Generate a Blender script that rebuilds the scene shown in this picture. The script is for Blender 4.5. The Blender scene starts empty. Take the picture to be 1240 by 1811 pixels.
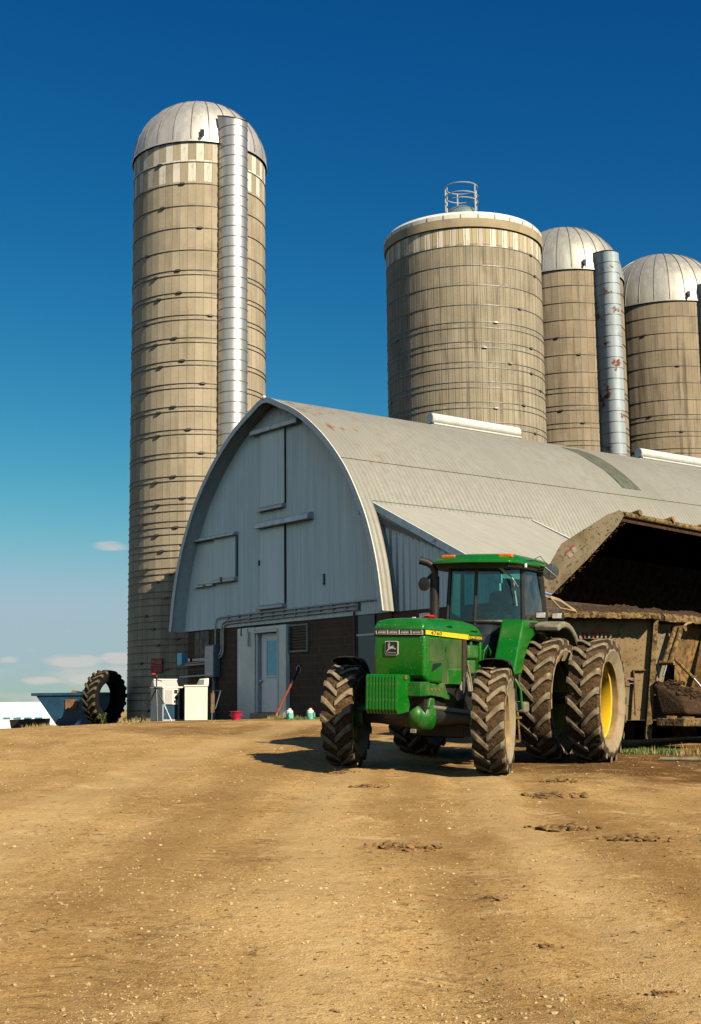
import bpy, bmesh, math, random
from math import sin, cos, pi, radians as R, atan2, sqrt
from mathutils import Vector, Matrix, noise
random.seed(7)
S = bpy.context.scene
COL = S.collection

# ---------------------------------------------------------------- camera, sky, sun, exposure
EYE = 1.6
PX = 2350.0
pit, rol = math.atan(344.5/PX), R(0.62)
fw = Vector((0, cos(pit), sin(pit))); up = Vector((0, -sin(pit), cos(pit))); rt = Vector((1, 0, 0))
cr = rt*cos(rol) - up*sin(rol); cu = rt*sin(rol) + up*cos(rol)
cam = bpy.data.cameras.new('camera'); camo = bpy.data.objects.new('camera', cam); COL.objects.link(camo)
cam.sensor_fit = 'VERTICAL'; cam.sensor_height = 36.0; cam.lens = 36.0*PX/1811.0
cam.clip_start = 0.1; cam.clip_end = 9000
m = Matrix.Identity(4)
for i in range(3):
    m[i][0], m[i][1], m[i][2] = cr[i], cu[i], -fw[i]
m[2][3] = EYE
camo.matrix_world = m
S.camera = camo

SUN_AZ, SUN_EL = 39.5, 33.0          # degrees from -Y towards +X, and height
sd = Vector((sin(R(SUN_AZ))*cos(R(SUN_EL)), -cos(R(SUN_AZ))*cos(R(SUN_EL)), sin(R(SUN_EL))))
sl = bpy.data.lights.new('sun', 'SUN'); sl.energy = 4.6; sl.angle = R(0.5); sl.color = (1.0, 0.86, 0.66)
so = bpy.data.objects.new('sun', sl); COL.objects.link(so)
so.rotation_euler = (-sd).to_track_quat('-Z', 'Y').to_euler()

W = bpy.data.worlds.new('World'); S.world = W; W.use_nodes = True
def build_world():
    nt = W.node_tree; nt.nodes.clear(); N = nt.nodes.new; L = nt.links.new
    out = N('ShaderNodeOutputWorld'); bg = N('ShaderNodeBackground'); bg.inputs[1].default_value = 0.072
    sky = N('ShaderNodeTexSky'); sky.sky_type = 'NISHITA'; sky.sun_disc = False
    sky.sun_elevation = R(SUN_EL); sky.sun_rotation = R(180-SUN_AZ)
    sky.air_density = 1.0; sky.dust_density = 0.25; sky.ozone_density = 2.0; sky.altitude = 300
    hs = N('ShaderNodeHueSaturation'); hs.inputs['Saturation'].default_value = 1.3; hs.inputs['Hue'].default_value = 0.475
    L(sky.outputs[0], hs.inputs['Color'])
    tc = N('ShaderNodeTexCoord'); sp = N('ShaderNodeSeparateXYZ'); L(tc.outputs['Generated'], sp.inputs[0])
    def M(op, a, b=None, c=None):
        n = N('ShaderNodeMath'); n.operation = op
        for i, v in enumerate((a, b, c)):
            if v is None: continue
            if hasattr(v, 'links') or not isinstance(v, (int, float)): L(v, n.inputs[i])
            else: n.inputs[i].default_value = v
        return n.outputs[0]
    az = M('ARCTAN2', sp.outputs[0], sp.outputs[1]); el = M('ARCSINE', sp.outputs[2])
    cb = N('ShaderNodeCombineXYZ'); L(M('MULTIPLY', az, 16.0), cb.inputs[0]); L(M('MULTIPLY', el, 62.0), cb.inputs[1])
    cb.inputs[2].default_value = 3.3
    nz = N('ShaderNodeTexNoise'); nz.inputs['Scale'].default_value = 1.0; nz.inputs['Detail'].default_value = 5; nz.inputs['Roughness'].default_value = 0.55
    L(cb.outputs[0], nz.inputs['Vector'])
    low = N('ShaderNodeMapRange'); low.interpolation_type = 'SMOOTHSTEP'; L(el, low.inputs[0])
    low.inputs[1].default_value = R(2.2); low.inputs[2].default_value = R(3.6); low.inputs[3].default_value = 1.0; low.inputs[4].default_value = 0.0
    # one small cumulus a little higher, and a faint wisp beside it
    def puff(a0, e0, wa, we):
        da = M('DIVIDE', M('SUBTRACT', az, R(a0)), R(wa)); de = M('DIVIDE', M('SUBTRACT', el, R(e0)), R(we))
        d = M('ADD', M('MULTIPLY', da, da), M('MULTIPLY', de, de))
        return M('MAXIMUM', M('SUBTRACT', 1.0, d), 0.0)
    pf = M('MAXIMUM', puff(-10.3, 6.85, 1.5, 0.5), M('MULTIPLY', puff(-12.0, 3.3, 0.8, 0.35), 0.6))
    for q in ((-11.8, 2.05, 2.4, .50), (-9.9, 2.15, 1.6, .45), (-14.4, 2.1, 1.2, .3), (-13.2, 1.2, 1.6, .35), (-10.8, 1.25, 2.0, .4)): pf = M('MAXIMUM', pf, M('MULTIPLY', puff(*q), 1.25))
    mask = M('MAXIMUM', M('MULTIPLY', low.outputs[0], .78), pf)
    dens = N('ShaderNodeMapRange'); dens.interpolation_type = 'SMOOTHSTEP'; L(M('MULTIPLY', M('ADD', nz.outputs[0], 0.08), mask), dens.inputs[0])
    dens.inputs[1].default_value = 0.41; dens.inputs[2].default_value = 0.62
    mx = N('ShaderNodeMix'); mx.data_type = 'RGBA'; L(M('MULTIPLY', dens.outputs[0], 0.75), mx.inputs['Factor'])
    k = 0.072*2**0.65
    sc = N('ShaderNodeSeparateColor'); L(hs.outputs[0], sc.inputs[0]); cc = N('ShaderNodeCombineColor')
    for i, (g, a, cap) in enumerate(((1.9, 1.25, .36), (1.42, .76, .50), (.9, .65, .64))):     # deep, polarised-looking blue, teal low down
        L(M('SMOOTH_MIN', M('MULTIPLY', M('POWER', M('MULTIPLY', sc.outputs[i], k), g), a/k), cap/k, .25/k), cc.inputs[i])
    L(cc.outputs[0], mx.inputs['A']); mx.inputs['B'].default_value = (5.6, 5.3, 5.0, 1)
    # unseen cloud bank, added behind-left of the camera to brighten the shaded gable
    a1 = N('ShaderNodeMapRange'); a1.interpolation_type = 'SMOOTHSTEP'; L(M('ABSOLUTE', M('SUBTRACT', az, R(-125))), a1.inputs[0]); a1.inputs[1].default_value = R(35); a1.inputs[2].default_value = R(62); a1.inputs[3].default_value = 1; a1.inputs[4].default_value = 0
    e1 = N('ShaderNodeMapRange'); e1.interpolation_type = 'SMOOTHSTEP'; L(M('ABSOLUTE', M('SUBTRACT', el, R(24))), e1.inputs[0]); e1.inputs[1].default_value = R(10); e1.inputs[2].default_value = R(24); e1.inputs[3].default_value = 1; e1.inputs[4].default_value = 0
    c2 = N('ShaderNodeCombineXYZ'); L(M('MULTIPLY', az, 5.0), c2.inputs[0]); L(M('MULTIPLY', el, 12.0), c2.inputs[1])
    n2 = N('ShaderNodeTexNoise'); n2.inputs['Scale'].default_value = 1.0; n2.inputs['Detail'].default_value = 4; L(c2.outputs[0], n2.inputs['Vector'])
    m2 = N('ShaderNodeMix'); m2.data_type = 'RGBA'; L(M('MULTIPLY', M('MULTIPLY', a1.outputs[0], e1.outputs[0]), M('MULTIPLY', n2.outputs[0], 0.84)), m2.inputs['Factor'])
    L(mx.outputs['Result'], m2.inputs['A']); m2.inputs['B'].default_value = (8.2, 8.1, 7.2, 1); mx = m2
    L(mx.outputs['Result'], bg.inputs[0]); L(bg.outputs[0], out.inputs[0])
build_world()

S.view_settings.view_transform = 'Standard'; S.view_settings.look = 'None'
S.view_settings.gamma = 1.0; S.view_settings.use_curve_mapping = False
S.view_settings.exposure = 0.65
S.render.engine = 'CYCLES'
S.cycles.max_bounces = 8; S.cycles.diffuse_bounces = 0; S.cycles.glossy_bounces = 3; S.cycles.transparent_max_bounces = 12

# ---------------------------------------------------------------- helpers
class MB:
    """collects shapes and links them as ONE mesh object"""
    def __init__(s): s.v = []; s.f = []; s.mi = []; s.cur = 0
    def add(s, vs, fs):
        o = len(s.v); s.v += [tuple(q) for q in vs]
        for f in fs: s.f.append([o+i for i in f]); s.mi.append(s.cur)
        return s
    def box(s, x0, x1, y0, y1, z0, z1):
        return s.add([(x0,y0,z0),(x1,y0,z0),(x1,y1,z0),(x0,y1,z0),(x0,y0,z1),(x1,y0,z1),(x1,y1,z1),(x0,y1,z1)],
                     [(0,3,2,1),(4,5,6,7),(0,1,5,4),(1,2,6,5),(2,3,7,6),(3,0,4,7)])
    def obox(s, c, ex, ey, ez):
        c, ex, ey, ez = map(Vector, (c, ex, ey, ez))
        vs = [c+ex*a+ey*b+ez*d for d in (-1,1) for a, b in ((-1,-1),(1,-1),(1,1),(-1,1))]
        return s.add(vs, [(0,3,2,1),(4,5,6,7),(0,1,5,4),(1,2,6,5),(2,3,7,6),(3,0,4,7)])
    def hull8(s, bot, top):
        n = len(bot)
        return s.add(list(bot)+list(top), [tuple(range(n))[::-1], tuple(range(n,2*n))]+[(i,(i+1)%n,n+(i+1)%n,n+i) for i in range(n)])
    def prism(s, poly, o, u, v, w, d0, d1):
        """poly in (u,v) about o, extruded along w from d0 to d1"""
        o, u, v, w = map(Vector, (o, u, v, w))
        return s.hull8([o+u*a+v*b+w*d0 for a, b in poly], [o+u*a+v*b+w*d1 for a, b in poly])
    def rings(s, rs, closed=True, cap=True):
        n = len(rs[0]); vs = [p for r in rs for p in r]; fs = []
        for k in range(len(rs)-1):
            for i in range(n if closed else n-1):
                j = (i+1) % n
                fs.append((k*n+i, k*n+j, (k+1)*n+j, (k+1)*n+i))
        if cap and closed:
            fs.append(tuple(range(n))[::-1]); fs.append(tuple((len(rs)-1)*n+i for i in range(n)))
        return s.add(vs, fs)
    def tube(s, pts, r, seg=8, cap=True):
        pts = [Vector(p) for p in pts]; n = len(pts)
        rr = r if isinstance(r, (list, tuple)) else [r]*n
        t0 = (pts[1]-pts[0]).normalized(); a = Vector((0,0,1)) if abs(t0.z) < .9 else Vector((1,0,0))
        nx = t0.cross(a).normalized(); rs = []
        for i, p in enumerate(pts):
            t = (pts[min(i+1,n-1)]-pts[max(i-1,0)]).normalized()
            nx = (nx - t*nx.dot(t)).normalized(); b = t.cross(nx)
            rs.append([p+(nx*cos(2*pi*k/seg)+b*sin(2*pi*k/seg))*rr[i] for k in range(seg)])
        return s.rings(rs, True, cap)
    def lathe(s, prof, o=(0,0,0), ax=(0,0,1), seg=32, a0=0, a1=2*pi, ref=None):
        """prof of (radius, height along ax)"""
        o, ax = Vector(o), Vector(ax).normalized()
        u = Vector(ref) if ref else (Vector((1,0,0)) if abs(ax.x) < .9 else Vector((0,1,0)))
        u = (u-ax*u.dot(ax)).normalized(); w = ax.cross(u); full = abs(a1-a0-2*pi) < 1e-6
        n = seg if full else seg+1
        vs = [o+ax*h+(u*cos(a0+(a1-a0)*k/seg)+w*sin(a0+(a1-a0)*k/seg))*r for r, h in prof for k in range(n)]
        fs = []
        for i in range(len(prof)-1):
            for k in range(seg):
                j = (k+1) % n
                fs.append((i*n+k, i*n+j, (i+1)*n+j, (i+1)*n+k))
        return s.add(vs, fs)
    def ball(s, c, rad, seg=14, rg=8):
        c = Vector(c); rs = []
        for i in range(1, rg):
            t = pi*i/rg
            rs.append([c+Vector((rad[0]*sin(t)*cos(2*pi*k/seg), rad[1]*sin(t)*sin(2*pi*k/seg), -rad[2]*cos(t))) for k in range(seg)])
        return s.rings(rs)
    def lump(s, c, r, seed=0, sq=.6, sub=1):
        bm = bmesh.new(); bmesh.ops.create_icosphere(bm, subdivisions=sub, radius=1)
        rn = random.Random(seed); k = [rn.uniform(.65,1.25) for _ in bm.verts]
        a = rn.uniform(0, 6.3); ca, sa = cos(a), sin(a); ax, ay = rn.uniform(.8,1.35), rn.uniform(.7,1.0)
        vs = []
        for v, q in zip(bm.verts, k):
            x, y, z = v.co.x*ax*q*r, v.co.y*ay*q*r, v.co.z*sq*q*r
            vs.append((c[0]+x*ca-y*sa, c[1]+x*sa+y*ca, c[2]+z))
        s.add(vs, [[v.index for v in f.verts] for f in bm.faces]); bm.free(); return s
    def build(s, name, mat, parent=None, smooth=35, bevel=0, seg=2, loc=None, label=None):
        me = bpy.data.meshes.new(name); me.from_pydata(s.v, [], s.f); me.update()
        bm = bmesh.new(); bm.from_mesh(me); bmesh.ops.recalc_face_normals(bm, faces=bm.faces); bm.to_mesh(me); bm.free()
        for mm in (mat if isinstance(mat, (list, tuple)) else [mat]): me.materials.append(mm)
        if max(s.mi or [0]) > 0: me.polygons.foreach_set('material_index', s.mi)
        if smooth:
            me.polygons.foreach_set('use_smooth', [True]*len(me.polygons)); me.set_sharp_from_angle(angle=R(smooth))
        o = bpy.data.objects.new(name, me); COL.objects.link(o)
        if parent: o.parent = parent
        if loc: o.location = loc
        if bevel:
            b = o.modifiers.new('bevel', 'BEVEL'); b.width = bevel; b.segments = seg; b.limit_method = 'ANGLE'; b.angle_limit = R(40)
        if label: o['label'] = label
        return o

def tag(o, label=None, cat=None, group=None, kind=None):
    if label: o['label'] = label
    if cat: o['category'] = cat
    if group: o['group'] = group
    if kind: o['kind'] = kind
    return o
def thing(name, label, cat, loc=(0,0,0), rz=0, group=None, mat=None):
    o = bpy.data.objects.new(name, None); COL.objects.link(o); o.empty_display_size = .3
    if mat is not None: o.matrix_world = mat
    else: o.location = loc; o.rotation_euler = (0,0,rz)
    return tag(o, label, cat, group)
def copy_obj(o, parent=None):
    c = o.copy(); COL.objects.link(c); c.parent = parent
    return c
def frame(o, x, y, z):
    mm = Matrix.Identity(4)
    for i in range(3): mm[i][0], mm[i][1], mm[i][2], mm[i][3] = x[i], y[i], z[i], o[i]
    return mm
def text(name, s, width, mat, parent, o, x, y, height=None, depth=.004):
    """flat lettering centred on o, reading along x with y up, built as a mesh"""
    cu_ = bpy.data.curves.new(name, 'FONT'); cu_.body = s; cu_.extrude = .03; cu_.resolution_u = 2
    to = bpy.data.objects.new(name+'_curve', cu_); COL.objects.link(to)
    dg = bpy.context.evaluated_depsgraph_get(); dg.update()
    me = bpy.data.meshes.new_from_object(to.evaluated_get(dg))
    bpy.data.objects.remove(to); bpy.data.curves.remove(cu_)
    xs = [v.co.x for v in me.vertices]; ys = [v.co.y for v in me.vertices]
    cx, cy = (min(xs)+max(xs))/2, (min(ys)+max(ys))/2
    sx = width/(max(xs)-min(xs)); sy = (height/(max(ys)-min(ys))) if height else sx
    x, y, o = Vector(x).normalized(), Vector(y).normalized(), Vector(o); z = x.cross(y)
    for v in me.vertices: v.co = o+x*((v.co.x-cx)*sx)+y*((v.co.y-cy)*sy)+z*(depth if v.co.z > 0 else -.002)
    me.materials.clear(); me.materials.append(mat)
    t = bpy.data.objects.new(name, me); COL.objects.link(t); t.parent = parent
    return t

# ---------------------------------------------------------------- node materials
class NT:
    def __init__(s, name):
        s.m = bpy.data.materials.new(name); s.m.use_nodes = True; s.t = s.m.node_tree
        s.b = s.t.nodes['Principled BSDF']; s.o = s.t.nodes['Material Output']
        s.tc = s.t.nodes.new('ShaderNodeTexCoord'); s.co = s.tc.outputs['Object']
    def n(s, k, **kw):
        x = s.t.nodes.new(k)
        for a, v in kw.items(): setattr(x, a, v)
        return x
    def l(s, a, b): s.t.links.new(a, b)
    def put(s, v, inp):
        if isinstance(v, (int, float)): inp.default_value = v
        elif isinstance(v, (tuple, list)): inp.default_value = v if len(v) == 4 or inp.type == 'VECTOR' else (*v, 1)
        else: s.l(v, inp)
    def M(s, op, a, b=None, c=None):
        x = s.n('ShaderNodeMath', operation=op)
        for i, v in enumerate((a, b, c)):
            if v is not None: s.put(v, x.inputs[i])
        return x.outputs[0]
    def noise(s, sc, det=4, ro=.55, vec=None, stretch=None, dist=0):
        v = vec or s.co
        if stretch:
            mp = s.n('ShaderNodeMapping'); mp.inputs['Scale'].default_value = stretch; s.l(v, mp.inputs[0]); v = mp.outputs[0]
        x = s.n('ShaderNodeTexNoise'); x.inputs['Scale'].default_value = sc; x.inputs['Detail'].default_value = det
        x.inputs['Roughness'].default_value = ro; x.inputs['Distortion'].default_value = dist; s.l(v, x.inputs['Vector']); return x.outputs[0]
    def ramp(s, f, a, b, lo=0., hi=1.):
        x = s.n('ShaderNodeMapRange', interpolation_type='SMOOTHSTEP'); s.put(f, x.inputs[0])
        for i, v in zip((1,2,3,4), (a, b, lo, hi)): x.inputs[i].default_value = v
        return x.outputs[0]
    def mix(s, f, a, b, mode='MIX'):
        x = s.n('ShaderNodeMix', data_type='RGBA', blend_type=mode); s.put(f, x.inputs['Factor'])
        s.put(a, x.inputs['A']); s.put(b, x.inputs['B']); return x.outputs['Result']
    def comb(s, x, y, z=0.):
        c = s.n('ShaderNodeCombineXYZ')
        for i, v in enumerate((x, y, z)): s.put(v, c.inputs[i])
        return c.outputs[0]
    def sep(s, v=None):
        c = s.n('ShaderNodeSeparateXYZ'); s.l(v or s.co, c.inputs[0]); return c.outputs
    def white(s, vec):
        w = s.n('ShaderNodeTexWhiteNoise', noise_dimensions='3D'); s.l(vec, w.inputs['Vector']); return w.outputs['Value']
    def bump(s, h, st=.3, d=.01, prev=None):
        b = s.n('ShaderNodeBump'); b.inputs['Strength'].default_value = st; b.inputs['Distance'].default_value = d
        s.l(h, b.inputs['Height'])
        if prev: s.l(prev, b.inputs['Normal'])
        return b.outputs[0]
    def fin(s, col, rough=.6, metal=0., nrm=None, spec=None):
        s.put(col, s.b.inputs['Base Color']); s.put(rough, s.b.inputs['Roughness']); s.put(metal, s.b.inputs['Metallic'])
        if nrm: s.l(nrm, s.b.inputs['Normal'])
        if spec is not None: s.b.inputs['Specular IOR Level'].default_value = spec
        return s.m

def plain(name, c, rough=.6, metal=0., var=.25, sc=6, dirt=None, damt=(.5,.7), dsc=5, bump=0, bsc=40, spec=None):
    """a base colour with uneven tone, optional grime patches and fine bump"""
    k = NT(name); n1 = k.noise(sc, 5)
    col = k.mix(k.ramp(n1, .3, .7), tuple(q*(1-var) for q in c), tuple(min(1, q*(1+var)) for q in c))
    r = rough
    if dirt:
        f = k.ramp(k.noise(dsc, 8, .68), damt[0], damt[1]); col = k.mix(f, col, dirt); r = k.M('ADD', k.M('MULTIPLY', f, .9-rough), rough)
    nm = k.bump(k.noise(bsc, 5), bump, .02) if bump else None
    return k.fin(col, r, metal, nm, spec)

DUST = (.34, .25, .14); MUD = (.10, .055, .018); DARKMUD = (.045, .026, .010)
def splat(name, c, rough, dust, amt, speck, metal=0., spec=.5, coat=0., big=2.2, spk=(.36,.28,.17), vs=34, fling=0.):
    """paint with a thin film of dust, and separate dried splashes"""
    k = NT(name)
    film = k.ramp(k.noise(big, 6, .6), amt[0], amt[1])
    v = k.n('ShaderNodeTexVoronoi', feature='F1'); v.inputs['Scale'].default_value = vs; v.inputs['Randomness'].default_value = 1
    k.l(k.co, v.inputs['Vector'])
    sp = k.M('MULTIPLY', k.ramp(v.outputs['Distance'], .10, .22, 1, 0), k.ramp(k.noise(9, 3), speck[0], speck[1]))
    if fling: sp = k.M('MAXIMUM', sp, k.ramp(k.noise(13, 8, .78), fling, fling+.05))
    col = k.mix(k.M('MULTIPLY', film, .55), c, dust); col = k.mix(sp, col, spk)
    r = k.M('ADD', rough, k.M('MULTIPLY', k.M('MAXIMUM', film, sp), .5))
    k.b.inputs['Coat Weight'].default_value = coat; k.b.inputs['Coat Roughness'].default_value = .12
    return k.fin(col, r, metal, k.bump(sp, .25, .004), spec)

def corrugated(name, c, axis, period, rough=.5, metal=0., streak=.2, strd=(6,6,.35), grime=(.3,.27,.2), gamt=(.62,.85), bst=.6, rust=None):
    k = NT(name); xyz = k.sep(); a = xyz[axis]
    w = k.M('SINE', k.M('MULTIPLY', a, 2*pi/period))
    st = k.noise(1.0, 6, .6, stretch=strd); big = k.noise(.35, 4)
    col = k.mix(k.ramp(st, .25, .75), tuple(q*(1-streak) for q in c), tuple(min(1, q*(1+streak*.5)) for q in c))
    sheet = k.white(k.comb(k.M('FLOOR', k.M('DIVIDE', a, .66)), 3.0, 1.0))
    col = k.mix(k.M('MULTIPLY', sheet, .16), col, tuple(q*.72 for q in c)); lap = k.ramp(k.M('FRACT', k.M('DIVIDE', a, .66)), .0, .045, 1, 0); col = k.mix(k.M('MULTIPLY', lap, .28), col, tuple(q*.5 for q in c))
    col = k.mix(k.M('MULTIPLY', k.ramp(k.M('MULTIPLY', k.M('ADD', st, big), .5), gamt[0], gamt[1]), .7), col, grime)
    if rust:
        ru = k.M('MULTIPLY', k.ramp(k.noise(3.0, 6, .65, stretch=(1,1,.4)), .55, .68), rust(k, xyz)); col = k.mix(ru, col, (.22,.075,.02))
    return k.fin(col, rough, metal, k.bump(w, bst, period*.28))

def silo_stave(name, n, row, zbase, c, checks, grime=.35, dual=False, z_top=0, light=(.66,.63,.53), alt=(.5,.41,.24)):
    """precast staves in staggered courses; checks = courses (0,1 from the top) with alternate whitewashed staves"""
    k = NT(name); x, y, z = k.sep()
    u = k.M('MULTIPLY', k.M('ADD', k.M('DIVIDE', k.M('ARCTAN2', y, x), 2*pi), .5), float(n))
    iu = k.M('FLOOR', u); fu = k.M('FRACT', u); odd = k.M('MODULO', iu, 2.0)
    zz = k.M('DIVIDE', k.M('SUBTRACT', float(z_top), z), row)
    zc = k.M('ADD', zz, k.M('MULTIPLY', odd, .10)); iz = k.M('FLOOR', zc); fz = k.M('FRACT', zc)
    rnd = k.white(k.comb(iu, iz, 1.0)); rnd2 = k.white(k.comb(iu, 7.0, 2.0))
    seam = k.M('MAXIMUM', k.ramp(k.M('ABSOLUTE', k.M('SUBTRACT', fu, .5)), .465, .495), k.M('MULTIPLY', k.ramp(k.M('ABSOLUTE', k.M('SUBTRACT', fz, .5)), .485, .498), .35))
    if dual: seam = k.M('MAXIMUM', k.M('MULTIPLY', seam, 1.4), k.M('MULTIPLY', k.ramp(k.M('ABSOLUTE', k.M('SUBTRACT', fu, .30)), .015, .07, 1, 0), 1.0))
    fine = k.noise(9, 6, .65); blot = k.noise(1.1, 6, .6); run = k.noise(1.5, 6, .62, stretch=(2.6,2.6,.22))
    t = k.M('ADD', k.M('MULTIPLY', rnd, .20), k.M('ADD', k.M('MULTIPLY', blot, .55), k.M('ADD', k.M('MULTIPLY', fine, .30), k.M('MULTIPLY', rnd2, .12))))
    col = k.mix(k.ramp(t, .30, .82), tuple(q*.80 for q in c), tuple(q*1.20 for q in c))
    pale = k.ramp(k.noise(2.2, 5, .6, stretch=(1,1,.5)), .58, .76); col = k.mix(k.M('MULTIPLY', pale, .30), col, (.55,.47,.33))
    col = k.mix(k.M('MULTIPLY', k.ramp(run, .50, .74), grime), col, (.085,.065,.04))
    if checks:
        wh = None
        for ci, par in checks:
            inrow = k.M('MULTIPLY', k.M('GREATER_THAN', zc, float(ci)-.001), k.M('LESS_THAN', zc, float(ci)+1.0))
            o = odd if par else k.M('SUBTRACT', 1.0, odd); q = k.M('MULTIPLY', inrow, o); wh = q if wh is None else k.M('ADD', wh, q)
            q2 = k.M('MULTIPLY', inrow, k.M('SUBTRACT', 1.0, o))
            if alt: col = k.mix(k.M('MULTIPLY', q2, .8), col, alt)
        peel = k.ramp(k.noise(6, 6, .7, stretch=(2.2,2.2,.5)), .32, .50); keep = k.ramp(rnd, .06, .3)
        col = k.mix(k.M('MULTIPLY', wh, k.M('MULTIPLY', k.M('ADD', .25, k.M('MULTIPLY', peel, .75)), k.M('ADD', .55, k.M('MULTIPLY', keep, .45)))), col, light)
    col = k.mix(k.M('MINIMUM', k.M('MULTIPLY', seam, .78), 1.0), col, tuple(q*.28 for q in c))
    h = k.M('ADD', k.M('MULTIPLY', seam, -1.0), k.M('MULTIPLY', fine, .25))
    return k.fin(col, .9, 0, k.bump(h, .5, .02), .2)

def galvan(name, c=(.55,.56,.55), rough=.33, metal=.85, ring=.3, rust=0., blue=False):
    k = NT(name); x, y, z = k.sep()
    sp = k.noise(7, 4); st = k.noise(1.2, 5, .6, stretch=(4,4,.4))
    col = k.mix(k.ramp(st, .3, .75), tuple(q*.8 for q in c), tuple(min(1, q*1.12) for q in c))
    r = k.M('ADD', rough, k.M('MULTIPLY', sp, .14)); me = metal
    if rust:
        f = k.ramp(k.noise(1.1, 7, .62, stretch=(1,1,1.1)), .68-rust, .73-rust); col = k.mix(f, col, (.20,.055,.015)); r = k.M('ADD', r, k.M('MULTIPLY', f, .4)); me = k.M('MULTIPLY', k.M('SUBTRACT', 1.0, f), metal)
    return k.fin(col, r, me, k.bump(k.noise(3, 3), .05, .02))

def glass(name, tint, dust=.10, rough=.02):
    k = NT(name); t = k.n('ShaderNodeBsdfTransparent'); t.inputs[0].default_value = (*tint, 1)
    g = k.n('ShaderNodeBsdfGlossy'); g.inputs['Roughness'].default_value = rough; g.inputs[0].default_value = (.9,.95,1,1)
    fr = k.n('ShaderNodeFresnel'); fr.inputs[0].default_value = 1.5
    m1 = k.n('ShaderNodeMixShader'); k.l(k.M('MINIMUM', k.M('MULTIPLY', fr.outputs[0], 1.3), 1.0), m1.inputs[0]); k.l(t.outputs[0], m1.inputs[1]); k.l(g.outputs[0], m1.inputs[2])
    d = k.n('ShaderNodeBsdfDiffuse'); d.inputs[0].default_value = (.30,.30,.26,1)
    v = k.n('ShaderNodeTexVoronoi'); v.inputs['Scale'].default_value = 26; k.l(k.co, v.inputs['Vector'])
    spots = k.M('MULTIPLY', k.ramp(v.outputs['Distance'], .08, .2, 1, 0), k.ramp(k.noise(6, 3), .45, .6))
    f = k.M('ADD', k.M('MULTIPLY', k.ramp(k.noise(3.2, 6, .65), .3, .8), dust), k.M('MULTIPLY', spots, .35 if dust > .02 else 0.))
    m2 = k.n('ShaderNodeMixShader'); k.l(f, m2.inputs[0]); k.l(m1.outputs[0], m2.inputs[1]); k.l(d.outputs[0], m2.inputs[2])
    k.l(m2.outputs[0], k.o.inputs[0]); k.t.nodes.remove(k.b); return k.m

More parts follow.
